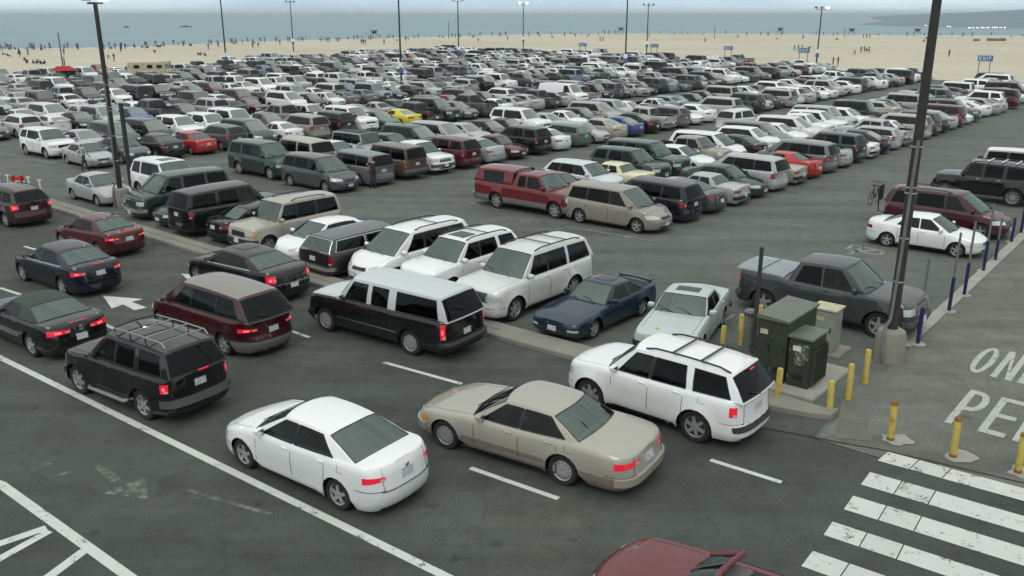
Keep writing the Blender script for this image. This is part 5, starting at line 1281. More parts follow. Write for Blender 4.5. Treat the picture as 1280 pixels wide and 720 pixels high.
for c_ in ind:
    dist = c_['p'][2]; kd = c_['kd']
    if dist < 78:
        lvl = 2 if dist < 60 else 1; kd = (kd, lvl)
        if kd not in tmpl:
            root = realize(vehicle(T[kd[0]], 2 if kd[0] == 'shelltruck' else lvl), car_name(kd[0]), (1, 1, 1)); tmpl[kd] = root
        else: root = copy_tree(tmpl[kd])
        setcol(root, c_['cv'])
    else:
        if kd not in lotmesh: lotmesh[kd] = flat_mb(vehicle(dict(T[kd], tinted=True), 1 if dist < 100 else 0)).mesh(car_name(kd), 35)
        root = bpy.data.objects.new(car_name(kd), lotmesh[kd]); COL.objects.link(root); root.color = (*c_['cv'], 1)
    put(root, c_['x'], c_['y'], c_['h'])
    tag(root, c_['label'], KW[c_['kd']].lower(), 'cars parked in the rows of the lot')
# one car driving up the second aisle
r0_ = realize(vehicle(T['suv'], 1), 'suv', COLORS['offwhite']); xx, yy = ab(66.2, 31.9); put(r0_, xx, yy, FACE_OUT - R(6)); tag(r0_, 'white SUV driving alone up the aisle between the parking rows', 'suv')
# the far part of the lot: one mass of small cars
FM = MB(); cache = {}
import collections
fv, ff, fm, fmats = [], [], [], []
def fmi(nm):
    if nm not in fmats: fmats.append(nm)
    return fmats.index(nm)
for c_ in rest:
    kd = c_['kd']
    if kd not in cache: cache[kd] = flat_mb(vehicle(dict(T[kd], tinted=True), 0))
    q = cache[kd]; k0 = len(fv); co, si = math.cos(c_['h']), math.sin(c_['h']); X, Y = c_['x'], c_['y']
    fv += [(X + vx * co - vy * si, Y + vx * si + vy * co, vz) for vx, vy, vz in q.v]
    cn = c_['cn'] if c_['cn'] in COLORS else 'white'
    idx = [fmi('paint_' + cn.replace(' ', '_') if m_ == 'car_paint' else m_) for m_ in q.mats]
    ff += [[i + k0 for i in f] for f in q.f]; fm += [idx[i] for i in q.m]
me = bpy.data.meshes.new('parked_cars'); me.from_pydata(fv, [], ff)
for m_ in fmats: me.materials.append(MATS[m_])
me.polygons.foreach_set('material_index', fm); me.polygons.foreach_set('use_smooth', [True] * len(me.polygons)); me.set_sharp_from_angle(angle=R(35))
o = bpy.data.objects.new('parked_cars', me); COL.objects.link(o); tag(o, 'mass of small parked cars filling the far end of the lot before the beach', 'parked cars', kind='stuff')
print('CARS vis', len(vis), 'ind', len(ind), 'rest', len(rest), 'faces', len(ff))

# ------------------------------------------------------------------ poles, posts, boxes, signs
def light_pole(p, h, r0, r1, nheads, lit, label, base=False, mat='pole_dark', plates=True, spread=1.0):
    root = empty('light_pole', (p[0], p[1], 0)); m_ = MB(); z0 = .85 if base else 0
    m_.tube([(0, 0, z0), (0, 0, h * .5), (0, 0, h)], r0, mat, 12, True, r1); m_.build('pole', root)
    if base:
        q = MB(); q.lathe([(.02, 0), (.43, 0), (.42, .12), (.40, .70), (.35, .83), (.26, .88), (.02, .89)], 'concrete', 20); q.build('concrete_base', root)
        c2 = MB(); c2.tube([(-.30, -.38, .0), (-.36, -.34, .5), (-.30, -.22, .95), (-.14, -.14, 1.2), (-.10, -.17, 3.2), (-.06, -.17, 6)], .045, 'post_grey', 8); c2.build('conduit', root)
        for z in (2.2, 3.4, 4.6, 4.75, 5.8):
            c3 = MB(); c3.lathe([(r0 + .01, z), (r0 + .02, z + .02), (r0 + .01, z + .05)], 'steel', 12, cap=False); c3.build('band', root)
    if nheads:
        ar = MB(); ar.tube([(-.75 * spread, 0, h), (.75 * spread, 0, h)], .05, mat, 6); ar.build('crossarm', root)
        for k in range(nheads):
            x = lerp(-.8, .8, k / max(1, nheads - 1)) * spread; hd = MB(); hd.box((x, 0, h + .28), (.5, .42, .34), 'lamp_housing', bev=.08); hd.build('lamp_housing', root)
            ln = MB(); ln.box((x, -.225, h + .24), (.40, .03, .26), 'lamp_glow' if (lit and k in lit) else 'lamp_off'); ln.build('lamp_lens', root)
    if plates:
        s_ = MB(); s_.box((0, -r0 - .03, 2.7), (.55, .03, .6), 'sign_white'); s_.box((0, -r0 - .05, 2.0), (.6, .02, .55), 'sign_blue'); s_.build('sign_plate', root)
    tag(root, label, 'light pole'); return root
def face(o): o.rotation_euler = (0, 0, math.atan2(-o.location.x, o.location.y) ); return o
P = [((284, 90), None, 'tall light pole rising from the cars left of centre'), ((367, 64.5), 2, 'light pole with white lamps near the left beach end of the lot'), ((502, 108), None, 'light pole with white and blue plate among the cars'),
     ((573.5, 79), 0, 'light pole just left of the brightly lit one on the beach edge'), ((654, 61), 4, 'light pole on the beach edge with a glaring lit lamp'), ((781, 93), None, 'light pole between the lit lamp and the triple-head pole'),
     ((808, 69), 6, 'light pole with three dark lamp heads on the beach edge'), ((1020, 84), 10, 'light pole with lit lamp in front of the right beach')]
for i, (px_, top, lb) in enumerate(P):
    p = gp(*px_); h = 11.6 if top is None else max(9.5, height_at(p, top) - .2)
    face(light_pole(p, h, .13, .09, 3 if i in (6, 7, 1) else 2, {1: None, 4: (0, 1), 7: (2,)}.get(i), lb, spread=1.15 if i != 6 else 1.35))
p = gp(1110, 448); light_pole(p, 11.8, .14, .10, 2, None, 'thick dark light pole on a pale concrete base beside the grey pickup', base=True, plates=False)
p = gp(161, 262); p = gp(153, 257); h = height_at(p, 1.0); face(light_pole(p, h - .1, .125, .095, 2, (1,), 'thick dark light pole on a concrete block beside the dark green van', base=True, plates=False, spread=.45))
p = gp(165, 238); m_ = MB(); m_.tube([(0, 0, 0), (0, 0, height_at(p, 129))], .13, 'pole_dark', 10, True, .11); o = m_.build('utility_pole'); o.location = (*p, 0); tag(o, 'short dark pole without a lamp right behind the left light pole', 'pole')
for (bx, by), ty, lb in [((79, 85), 41, 'thin pole standing on the sand at the far left'), ((561, 48), 27, 'thin pole near the waterline behind the parked cars'), ((893, 48), 33, 'thin pole on the sand right of the triple-head light'), ((1055, 47), 35, 'thin pole on the sand right of the lit lamp')]:
    p = gp(bx, by); m_ = MB(); m_.tube([(0, 0, -.05), (0, 0, max(2, height_at(p, ty)))], .11, 'pole_dark', 8, True, .08); o = m_.build('beach_pole'); o.location = (*p, 0); tag(o, lb, 'pole')
# bollards
def bollard(px_, top, label, rust=False, base=False):
    p = gp(*px_); h = min(1.35, max(.7, height_at(p, top))); root = empty('bollard', (p[0], p[1], 0)); m_ = MB()
    m_.lathe([(.075, .0), (.075, h - .05), (.062, h - .01), (.02, h + .005)], 'bollard_yellow', 14); m_.build('post', root)
    if rust: q = MB(); q.lathe([(.077, h - .08), (.077, h - .05), (.064, h - .008), (.02, h + .008)], 'rust', 14); q.build('cap', root); q = MB(); q.lathe([(.078, 0), (.078, .08)], 'rust', 14, cap=False); q.build('rusty_foot', root)
    if base:
        q = MB(); ra_ = random.Random(int(px_[0])); pts = []
        for k in range(14): a = 2 * math.pi * k / 14; r = ra_.uniform(.28, .42); pts.append((r * math.cos(a) + .16, r * .8 * math.sin(a), .0135))
        q.add(pts, [tuple(range(14))], 'concrete_pale'); q.build('footing_patch', root)
    tag(root, label, 'bollard', 'yellow bollards'); root.rotation_euler = (R(rnd.uniform(-1.5, 1.5)), R(rnd.uniform(-1.5, 1.5)), 0)
for a in [((1113, 550), 502, 'rust-topped yellow bollard on the path left of the other two by the crosswalk', True, True), ((1191, 571), 521, 'rust-topped yellow bollard below the letter P on the path', True, True), ((1272, 591), 541, 'yellow bollard at the right edge beside the crosswalk', True, True),
          ((1081, 479), 437, 'yellow bollard closest to the concrete pole base', False, False), ((1060, 499), 455, 'white-topped yellow bollard second from the concrete pole base'), ((1036.5, 517), 476, 'green-stained yellow bollard next to the kerb end'),
          ((971, 502), 460, 'yellow bollard in front of the green cabinets behind the white SUV'), ((925, 431), 393, 'yellow bollard beside the grey meter post'), ((902, 440), 407, 'yellow bollard between grey meter post and pale old sedan'), ((877, 455), 424, 'short yellow bollard mostly hidden by the white SUV roof'),
          ((1001, 418), 382, 'yellow bollard between green cabinet and pale cabinet'), ((949, 412), 381, 'yellow bollard behind the dark thin post'), ((821, 447), 410, 'yellow bollard left of the cream utility box'), ((806, 452), 421, 'low yellow bollard in front of the pale old sedan')]:
    bollard(*a)
# blue posts with grey upper tubes
for i, (bx, by, ty, full) in enumerate([(1147, 430, 384, 0), (1186, 389, 291, 1), (1205, 369, 277, 1), (1229, 339, 255, 1), (1244, 325, 272, 1), (1264, 303, 272, 0), (1276, 291, 228, 1), (1154, 376, 322, 2)]):
    p = gp(bx, by); h = min(2.9, height_at(p, ty)); root = empty('sign_post' if full else 'bollard', (p[0], p[1], 0))
    hb = h if full == 0 else min(1.15, h * .5)
    if full == 2: hb = .0
    if hb: m_ = MB(); m_.lathe([(.055, 0), (.055, hb - .02), (.02, hb)], 'post_blue', 12); m_.build('blue_sleeve', root)
    if full: m_ = MB(); m_.tube([(0, 0, hb - .02 if hb else 0), (0, 0, h)], .038, 'post_grey', 8); m_.build('tube', root)
    if i in (0, 1, 2, 3, 5): q = MB(); q.lathe([(.22, .0), (.20, .018), (.02, .02)], 'concrete_pale', 14); q.v = [(x, y, z + .01) for x, y, z in q.v]; q.build('footing', root)
    tag(root, ['short dark blue bollard right beside the grey pickup nose', 'blue and grey post closest to the grey pickup on the path edge', 'blue and grey post in front of the white sedan nose', 'blue and grey post left of the maroon minivan nose', 'blue and grey post right in front of the maroon minivan', 'short dark blue bollard right of the maroon minivan', 'blue and grey post at the right edge near the off-roader', 'bare grey post between white sedan and dark light pole'][i], 'post' if full else 'bollard', 'posts along the pedestrian path')
# thin dark post by the cabinets and the meter post
p = gp(938, 474); h = height_at(p, 309); m_ = MB(); m_.tube([(0, 0, 0), (0, 0, h)], .06, 'pole_dark', 10, True, .05); o = m_.build('post'); o.location = (*p, 0); tag(o, 'tall thin dark post left of the green cabinets', 'post')
m_ = MB(); p = gp(933, 452); m_.lathe([(.15, 0), (.15, 1.35), (.17, 1.36), (.17, 1.45), (.12, 1.5), (.02, 1.5)], 'post_grey', 16); root = empty('meter_post', (*p, 0)); m_.build('body', root)
q = MB()
for k in range(5): q.box((.172 * math.cos(k * .5 - 2.6), .172 * math.sin(k * .5 - 2.6), 1.41), (.02, .04, .07), 'trim_black', rz=k * .5 - 2.6)
q.build('vent', root); tag(root, 'round grey service post with slotted cap beside the green cabinet', 'service post')
# concrete pad and cabinets
tag(prism('concrete_pad', [ab(19.75, 9.6), ab(19.75, 7.05), ab(22.3, 7.05), ab(22.3, 9.6)][::-1], 0, .10, 'concrete_pale'), kind='structure')
def cabinet(name, a0, a1, b0, b1, z0, h, mat, top, label, lid=.05, doors=1, graf=False, over=.04, slope=0):
    cx, cy = ab((a0 + a1) / 2, (b0 + b1) / 2); root = empty(name, (cx, cy, 0), TH)      # local x along a, y along b
    la, lb = a1 - a0, b1 - b0; m_ = MB(); m_.box((0, 0, z0 + h / 2), (la, lb, h), mat, bev=.015); m_.build('body', root)
    m_ = MB(); t = [(-la / 2 - over, -lb / 2 - over, z0 + h), (la / 2 + over, -lb / 2 - over, z0 + h), (la / 2 + over, lb / 2 + over, z0 + h), (-la / 2 - over, lb / 2 + over, z0 + h)]
    u = [(x, y, z + lid + (slope if y > 0 else 0)) for x, y, z in t]; m_.add(t + u, [(0, 1, 5, 4), (1, 2, 6, 5), (2, 3, 7, 6), (3, 0, 4, 7), (4, 5, 6, 7), (3, 2, 1, 0)], top); m_.build('lid', root)
    for k in range(doors):
        w_ = lb / doors; m_ = MB(); y = -lb / 2 + w_ * (k + .5); m_.box((-la / 2 - .008, y, z0 + h * .5), (.016, w_ - .05, h * .86), mat, bev=.005); d_ = m_.build('door', root)
        q = MB(); q.box((-la / 2 - .028, y - w_ * .36, z0 + h * .55), (.024, .03, .14), 'trim_black'); q.build('handle', d_)
    for k in range(doors):
        q = MB(); w_ = lb / doors; y = -lb / 2 + w_ * (k + .5)
        for j in range(5): q.box((-la / 2 - .021, y, z0 + h * .16 + j * .035), (.014, w_ * .5, .014), 'trim_black')
        q.build('vent', root); q = MB()
        for z in (.2, .75): q.box((-la / 2 - .02, y + w_ * .44, z0 + h * z), (.02, .03, .09), 'steel')
        q.build('hinge', root)
    q = MB(); q.box((-la / 2 - .022, lb * (.25 if doors > 1 else .12), z0 + h * .80), (.008, .20, .13), 'box_cream' if not graf else 'plastic_white'); q.build('warning_plate', root)
    if graf:
        q = MB(); q.add([(-la / 2 - .018, lb * .2, z0 + h * .45), (-la / 2 - .018, -lb * .42, z0 + h * .5), (-la / 2 - .018, -lb * .40, z0 + h * .9), (-la / 2 - .018, lb * .15, z0 + h * .88)], [(0, 1, 2, 3)], 'graffiti'); q.build('peeled_sticker', root)
        q = MB()
        for k in range(9): q.box((-la * .42 + k * la * .1, -lb / 2 - .06, z0 + h * .46), (.02, .12, h * .72), 'box_green')
        q.box((0, -lb / 2 - .02, z0 + h * .84), (la * .9, .05, .04), 'box_green'); q.build('cooling_fins', root)
    tag(root, label, 'utility box'); return root
cabinet('utility_cabinet', 20.15, 22.0, 8.0, 8.8, .10, 1.62, 'box_green', 'box_green_top', 'large dark green transformer cabinet with flat sloping lid', .06, 2, slope=.05)
cabinet('utility_cabinet', 20.2, 21.15, 7.38, 7.95, .10, 1.28, 'box_green', 'box_green_top', 'smaller dark green cabinet with peeling stickers and side fins', .05, 1, True)
cabinet('utility_cabinet', 23.0, 23.6, 7.85, 8.5, .10, 1.2, 'box_pale', 'box_cream', 'pale grey-green cabinet with rusty stained top behind the pad', .04, 1)
p = prism('concrete_pad', [ab(22.9, 8.65), ab(22.9, 7.6), ab(23.9, 7.6), ab(23.9, 8.65)][::-1], 0, .1, 'concrete'); tag(p, kind='structure')
cabinet('utility_box', 18.75, 19.25, 10.35, 11.0, .0, .85, 'box_cream', 'box_cream', 'small cream utility box standing on the kerb before the old sedan', .04, 1)
# wheel stops / delineators on the left
for i, (x_, y_) in enumerate([(2, 242), (13, 243), (39, 246), (53, 250)]):
    p = gp(x_, y_); m_ = MB(); m_.lathe([(.09, 0), (.05, .04), (.045, 1.0), (.02, 1.02)], 'plastic_white', 10); m_.box((0, 0, 1.02), (.2, .08, .05), 'plastic_white'); o = m_.build('lane_delineator'); o.location = (*p, 0)
    tag(o, ['white lane post at the extreme left edge', 'white lane post just left of the red barrier', 'white lane post just right of the red barrier', 'white lane post nearest the kerb strip'][i], 'lane post', 'white lane posts')
p = gp(25, 243); m_ = MB()
for s_ in (-1, 1): m_.box((s_ * .22, 0, .5), (.06, .3, 1.0), 'barrier_red')
for z, mt in ((.85, 'barrier_red'), (.65, 'plastic_white'), (.45, 'barrier_red')): m_.box((0, 0, z), (.7, .05, .14), mt)
o = m_.build('traffic_barrier'); o.location = (*p, 0); tag(o, 'red and white traffic barrier between the white lane posts', 'barrier')
# exit signs
tm = {}
def exit_sign(px_, ytop, wpx, label):
    p = gp(*px_); h = max(3.2, height_at(p, ytop)); wd = wpx / F_PX * proj(p[0], p[1], 2)[2]; bh = wd * .42
    root = empty('exit_sign', (p[0], p[1], 0)); m_ = MB(); m_.box((0, 0, h - bh / 2), (wd, .06, bh), 'sign_blue', bev=.01); b_ = m_.build('board', root)
    me = text_mesh('EXIT', 'sign_white'); xs_ = [v.co.x for v in me.vertices]; ys = [v.co.y for v in me.vertices]
    for v in me.vertices: v.co = ((v.co.x - min(xs_)) / (max(xs_) - min(xs_)) * wd * .78 - wd * .39, -.036, (v.co.y - min(ys)) / (max(ys) - min(ys)) * bh * .62 + h - bh * .82)
    t = bpy.data.objects.new('lettering', me); COL.objects.link(t); t.parent = b_
    for s_ in (-1, 1): q = MB(); q.tube([(s_ * wd * .36, .06, 0), (s_ * wd * .36, .06, h - .1)], .06, 'post_grey', 8); q.build('leg', root)
    tag(root, label, 'sign', 'blue exit signs'); face(root)
for a in [((728, 74), 57.5, 10, 'blue exit sign furthest left, between two light poles'), ((817, 76), 61, 10, 'blue exit sign beside the triple-head light pole'), ((909, 80), 65.5, 11, 'blue exit sign between the triple-head pole and the lit pole'), ((1003, 84), 70, 13.5, 'blue exit sign beside the lit light pole'), ((1228, 98), 83.5, 17, 'blue exit sign at the right near the last cars')]: exit_sign(*a)
# lifeguard towers
def tower(px_, ytop, label):
    p = gp(*px_); d = math.hypot(*p); root = empty('lifeguard_tower', (p[0], p[1], -.05)); H = max(4.2, min(5.2, height_at(p, ytop)))
    m_ = MB()
    for sx in (-1, 1):
        for sy in (-1, 1): m_.tube([(sx * 1.7, sy * 1.5, 0), (sx * 1.5, sy * 1.3, H * .42)], .12, 'wood_grey', 6)
    m_.box((0, 0, H * .42), (4.6, 4.0, .14), 'wood_grey'); m_.build('platform', root)
    m_ = MB(); m_.box((0, 0, H * .42 + (H * .5) / 2), (3.0, 2.8, H * .5), 'tower_blue', bev=.05, taper=1.08); c_ = m_.build('cabin', root)
    m_ = MB(); m_.box((0, -1.52, H * .42 + H * .28), (2.2, .06, H * .2), 'glass_dark'); m_.build('window', c_)
    m_ = MB(); m_.box((0, 0, H * .93), (4.2, 3.8, .18), 'wood_grey', bev=.04); m_.build('roof', root)
    m_ = MB(); m_.add([(-2.3, -.6, H * .42), (-2.3, .6, H * .42), (-8, .6, .1), (-8, -.6, .1)], [(0, 1, 2, 3)], 'wood_grey'); m_.tube([(-2.3, -.6, H * .42 + .9), (-8, -.6, 1.0)], .06, 'wood_grey', 5); m_.build('ramp', root)
    tag(root, label, 'lifeguard tower', 'lifeguard towers'); face(root); root.scale = (.72,) * 3 if d > 330 else (.9,) * 3
for a in [((468, 47.5), 34, 'largest blue-grey lifeguard tower amid a crowd left of centre'), ((776, 42.5), 33, 'lifeguard tower with ramp left of the triple-head light pole'), ((975, 43), 36, 'lifeguard tower on the skyline left of the lit light pole'), ((1064, 44.2), 38, 'lifeguard tower just right of the lit light pole'), ((1146, 44.5), 40, 'lifeguard tower half hidden behind the thick dark pole')]: tower(*a)
# red canopy and camper at the lot's left end
p = gp(82, 103); root = empty('canopy_tent', (*p, 0)); m_ = MB(); m_.add([(-2.6, -1.8, 2.2), (2.6, -1.8, 2.2), (2.6, 1.8, 2.2), (-2.6, 1.8, 2.2), (-1.2, 0, 3.0), (1.2, 0, 3.0)], [(0, 1, 5, 4), (1, 2, 5), (2, 3, 4, 5), (3, 0, 4)], 'tent_red'); m_.build('canopy', root)
for sx in (-1, 1):
    for sy in (-1, 1): q = MB(); q.tube([(sx * 2.5, sy * 1.7, 0), (sx * 2.5, sy * 1.7, 2.2)], .04, 'steel', 6); q.build('leg', root)
root.scale = (.62, .62, .72); tag(root, 'red canopy tent at the beach end of the left rows', 'tent'); face(root)
p = gp(186, 99); root = empty('camper', (*p, 0), .2); m_ = MB(); m_.box((0, 0, 1.75), (6.4, 2.3, 2.3), 'box_cream', bev=.15); m_.box((3.5, 0, 1.1), (1.4, 2.1, 1.1), 'box_cream', bev=.15); m_.box((3.0, 0, 2.65), (1.8, 2.2, .7), 'box_cream', bev=.12); m_.build('body', root)
for x in (-1.6, 0.6, 2.2): q = MB(); q.box((x, -1.16, 2.1), (.9, .04, .55), 'glass_dark'); q.build('window', root)
for x in (-2.2, 2.6):
    for y in (-1.0, 1.0): q = MB(); q.lathe([(.05, -.1), (.36, -.1), (.36, .1), (.05, .1)], 'tyre', 14, 'y', (x, y, .36)); q.build('wheel', root)
root.scale = (.8, .8, .85); tag(root, 'cream camper van parked near the sand left of centre', 'camper')
# boats
for (x_, y_, L_) in [(232, 33.5, 9), (158, 34, 4)]:
    p = gp(x_, y_); m_ = MB(); m_.lathe([(.2, -.3), (.9, 0), (1.0, .6), (.8, .65), (.1, .35)], 'wood_grey', 16, cap=False); m_.v = [(x * L_ * .5, y * .9, z - .1) for x, y, z in m_.v]; m_.box((0, 0, .7), (L_ * .25, .8, .5), 'trim_black'); o = m_.build('boat'); o.location = (*p, -.2); tag(o, 'long dark boat on the grey sea' if L_ > 5 else 'tiny dark boat close to the left light pole', 'boat')

# sea air
m, n, l, p = newmat('haze'); out = n['Material Output']; n.remove(p); pv = n.new('ShaderNodeVolumePrincipled'); pv.inputs['Color'].default_value = (0.80, 0.88, 0.93, 1); pv.inputs['Density'].default_value = 0.00011; pv.inputs['Anisotropy'].default_value = 0.2; l.new(pv.outputs[0], out.inputs['Volume'])
hb_ = MB(); hb_.box((0, 7000, 15), (34000, 19600, 36), 'haze'); o = hb_.build('haze', None, 0); tag(o, kind='stuff')
# ------------------------------------------------------------------ people
def skin_figure(J, E, mats, sub=1):
    """J name -> (x, y, z, r); E bones; grown with a Skin modifier"""
    names = list(J); me = bpy.data.meshes.new('person'); me.from_pydata([J[k][:3] for k in names], [(names.index(a), names.index(c)) for a, c in E], [])
    ob = bpy.data.objects.new('tmp', me); COL.objects.link(ob); sm = ob.modifiers.new('s', 'SKIN'); ob.modifiers.new('u', 'SUBSURF').levels = sub
    for i, k in enumerate(names): sv = me.skin_vertices[0].data[i]; sv.radius = (J[k][3], J[k][3] * (.7 if k in ('chest', 'belly', 'pelvis') else 1)); sv.use_root = (k == 'pelvis')
    bpy.context.view_layer.update(); dg = bpy.context.evaluated_depsgraph_get(); out = bpy.data.meshes.new_from_object(ob.evaluated_get(dg)); bpy.data.objects.remove(ob)
    out.materials.clear()
    for m_ in mats: out.materials.append(MATS[m_])
    P_ = {k: Vector(J[k][:3]) for k in names}; mi = []
    def seg(p, a, c):
        ab_ = P_[c] - P_[a]; t = max(0, min(1, (p - P_[a]).dot(ab_) / max(1e-9, ab_.length_squared))); return (p - P_[a] - ab_ * t).length
    for f in out.polygons:
        c_ = f.center; best = min(E, key=lambda e: seg(c_, *e) - .3 * min(J[e[0]][3], J[e[1]][3])); s_ = best[0] + best[1]
        if 'head' in s_: k = 3 if (c_.z > P_['head'].z + .02 or c_.x < P_['head'].x - .045) else 0
        elif 'neck' in s_: k = 0
        elif 'foot' in s_ or 'toe' in s_: k = 4
        elif 'knee' in s_ or 'hip' in s_: k = 2
        elif 'hand' in s_ or 'fist' in s_: k = 0
        else: k = 1
        mi.append(k)
    out.polygons.foreach_set('material_index', mi); out.polygons.foreach_set('use_smooth', [True] * len(out.polygons)); return out
def pose(kind, v=0):
    J = dict(pelvis=(0, 0, .95, .15), belly=(0, 0, 1.10, .14), chest=(.0, 0, 1.33, .16), neck=(.01, 0, 1.50, .055), headb=(.02, 0, 1.58, .075), head=(.03, 0, 1.67, .095))
    sw = .22 if kind == 'walk' else .03
    for s_, n_ in ((1, 'L'), (-1, 'R')):
        f = sw * s_
        J['hip' + n_] = (0, .10 * s_, .88, .095); J['knee' + n_] = (f * .7 + .02, .11 * s_, .50, .065); J['foot' + n_] = (f, .11 * s_, .08, .045); J['toe' + n_] = (f + .15, .13 * s_, .04, .035)
        J['sh' + n_] = (0, .19 * s_, 1.42, .06); J['el' + n_] = (-.02 - f * .5, .25 * s_, 1.14, .045); J['handb' + n_] = (.06 - f, .25 * s_, .90, .03); J['hand' + n_] = (.09 - f, .24 * s_, .82, .035)
        if kind == 'point': J['el' + n_] = (.15, .24 * s_, 1.22, .045); J['handb' + n_] = (.32, .15 * s_, 1.30, .03); J['hand' + n_] = (.38, .12 * s_, 1.32, .035)
    if kind == 'sit':
        for k in list(J):
            x, y, z, r = J[k]
            if k[:4] in ('knee',): J[k] = (.42, y, .42, r)
            elif k[:4] == 'foot': J[k] = (.62, y, .08, r)
            elif k[:3] == 'toe': J[k] = (.76, y, .06, r)
            elif k[:3] == 'hip': J[k] = (.05, y, .18, r)
            else: J[k] = (x - .04, y, z - .77, r)
    E = [('pelvis', 'belly'), ('belly', 'chest'), ('chest', 'neck'), ('neck', 'headb'), ('headb', 'head')]
    for n_ in 'LR': E += [('pelvis', 'hip' + n_), ('hip' + n_, 'knee' + n_), ('knee' + n_, 'foot' + n_), ('foot' + n_, 'toe' + n_), ('chest', 'sh' + n_), ('sh' + n_, 'el' + n_), ('el' + n_, 'handb' + n_), ('handb' + n_, 'hand' + n_)]
    return J, E
PM = ['skin', 'shirt', 'trousers', 'hair', 'shoe']
pm = {k: skin_figure(*pose(k), PM) for k in ('stand', 'walk', 'point', 'sit')}
def person(px_, kind, col, label, group=None, sc=1.0, rz=None, z=0):
    p = gp(*px_); o = bpy.data.objects.new('person', pm[kind]); COL.objects.link(o); o.location = (p[0], p[1], z); o.rotation_euler = (0, 0, rnd.uniform(0, 6.28) if rz is None else rz); o.scale = (sc,) * 3; o.color = (*col, 1)
    tag(o, label, 'person', group); return o
DK, LT = (.03, .03, .04), (.5, .52, .52)
person((467, 236), 'point', (.02, .02, .025), 'person in dark clothes standing behind the grey minivan tail', rz=2.2)
person((106.5, 214.5), 'walk', (.30, .34, .36), 'person in pale grey shirt standing beside the silver sedan at left', rz=.9)
person((444, 166), 'stand', (.02, .03, .08), 'person in dark blue standing in front of the yellow coupe', rz=1.0)
person((181, 180), 'stand', DK, 'person in black standing between the cars near the left pole', rz=2.0)
person((97, 158), 'stand', DK, 'person in black among the cars at the left edge of the lot', rz=.3)
SH = [('dark', (.03, .035, .05)), ('dark', (.04, .03, .03)), ('white', (.6, .6, .6)), ('red', (.35, .04, .04)), ('blue', (.05, .12, .3)), ('grey', (.15, .16, .16))]
def shore_y(x):
    return interp(SHORE_PX, x)
pr_ = random.Random(11)
for i in range(190):
    t = pr_.random(); x_ = 640 * t ** 1.25 if i < 140 else pr_.uniform(640, 1280); 
    cn, cv = SH[pr_.choices(range(6), [34, 24, 9, 6, 9, 18])[0]]
    zone = 'along the left waterline' if x_ < 320 else ('along the waterline left of the lit lamp' if x_ < 640 else 'along the distant right waterline')
    person((x_, shore_y(x_) + pr_.uniform(.3, 2.6) + (pr_.uniform(0, 7) if pr_.random() < .2 else 0)), pr_.choice(['stand', 'walk', 'walk', 'stand', 'sit']), cv, f'tiny person in {cn} clothes {zone}', 'people along the waterline', pr_.uniform(.9, 1.1), z=-.12)
cl_ = [(31, 76, 's'), (34, 79, 's'), (42, 80, 's'), (47, 79, 's'), (51, 80, 's'), (56, 80, 's'), (25, 71, 'w'), (81, 82, 'w'), (4, 69, 's'), (10, 71, 's'), (136, 75, 'w'), (143, 77, 'w'), (118, 86, 's'), (248, 69, 's'), (251, 69, 's'), (256, 70, 's'), (316, 61, 'w'), (323, 60, 'w'), (350, 56, 'w'), (452, 55.5, 'w'), (454.5, 55.5, 'w'), (457, 55.5, 'w'), (409, 53, 'w'), (412, 53, 'w'), (690, 47, 's'), (750, 52, 'w'), (753.5, 52, 'w'), (735, 46, 's'), (811, 46.5, 'w'), (881, 53, 'w'), (993, 64, 'w'), (997.5, 63.5, 'w'), (1002.5, 63.5, 'w'), (1012, 61, 's'), (1041, 82, 'w'), (1047, 82, 'w'), (1068, 69, 'w'), (1076, 66.5, 'w'), (1080, 66, 'w'), (1086, 66.5, 'w'), (1083, 64, 's'), (1079, 48, 'w'), (1083, 48, 'w'), (1087, 48, 'w'), (1186, 71, 'w'), (1158, 48.5, 's'), (1155, 52, 's'), (927, 77, 'w'), (1046, 50, 's'), (972, 49, 's')]
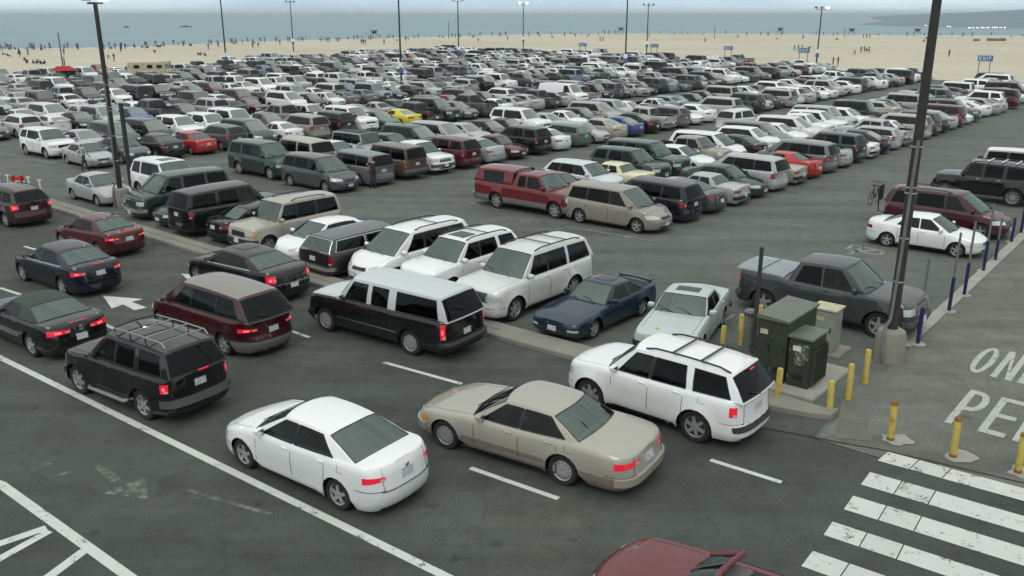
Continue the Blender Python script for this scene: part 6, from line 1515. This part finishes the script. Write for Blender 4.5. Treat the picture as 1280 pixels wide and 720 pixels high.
for i, (x_, y_, k) in enumerate(cl_):
    cn, cv = SH[pr_.choices(range(6), [34, 24, 9, 6, 9, 18])[0]]
    zone = 'left' if x_ < 330 else ('middle' if x_ < 800 else 'right')
    person((x_, y_), 'sit' if k == 's' else pr_.choice(['walk', 'stand']), cv, f"small {'sitting' if k == 's' else 'upright'} person in {cn} clothes on the open sand at {zone}", 'people on the open sand', z=-.04)
# low driftwood-like mound of sand with gear at the right
p = gp(1234, 51); m_ = MB(); ra2 = random.Random(5)
for k in range(9): m_.box((ra2.uniform(-5.5, 5.5), ra2.uniform(-1, 1), .35), (ra2.uniform(1, 2.5), 1.2, ra2.uniform(.6, 1.2)), 'wood_grey', bev=.1, rz=ra2.uniform(0, 3))
o = m_.build('gear_pile'); o.location = (*p, -.05); tag(o, 'low dark heap lying on the sand at the far right', 'heap')

# drivers
def driver(car_px, label, off=(.0, .36), col=(.5, .5, .5)):
    return
def seat_person(root, x, y, col, label, arm=False):
    J, E = pose('sit'); 
    if arm: J['elL'] = (.05, .40, .42, .045); J['handbL'] = (.25, .42, .50, .03); J['handL'] = (.32, .40, .54, .035)
    me = skin_figure(J, E, PM); o = bpy.data.objects.new('person', me); COL.objects.link(o)
    M = Matrix.Translation(root.location) @ Matrix.Rotation(root.rotation_euler.z, 4, 'Z') @ Matrix.Translation((x, y, .38)); o.matrix_world = M; o.color = (*col, 1); tag(o, label, 'person')
for o in list(bpy.data.objects):
    lb = o.get('label', '')
    if lb.startswith('white sedan driving'): seat_person(o, .02, .38, (.35, .25, .2), 'driver seated in the white sedan by the long line')
    if lb.startswith('champagne gold full'): seat_person(o, -.05, .40, (.6, .6, .58), 'driver in white shirt seated in the champagne gold sedan', True)
    if lb.startswith('white SUV with black roof rails'): seat_person(o, -.05, .38, (.1, .1, .12), 'driver in dark shirt seated in the moving white SUV'); o2 = bpy.data.objects[-1]
    if lb.startswith('black and silver'): seat_person(o, .15, .38, (.08, .07, .07), 'driver seated in the two-tone black and silver SUV')
    if lb.startswith('dark red open'): seat_person(o, -.35, .38, (.30, .22, .20), 'driver seated in the open dark red convertible')
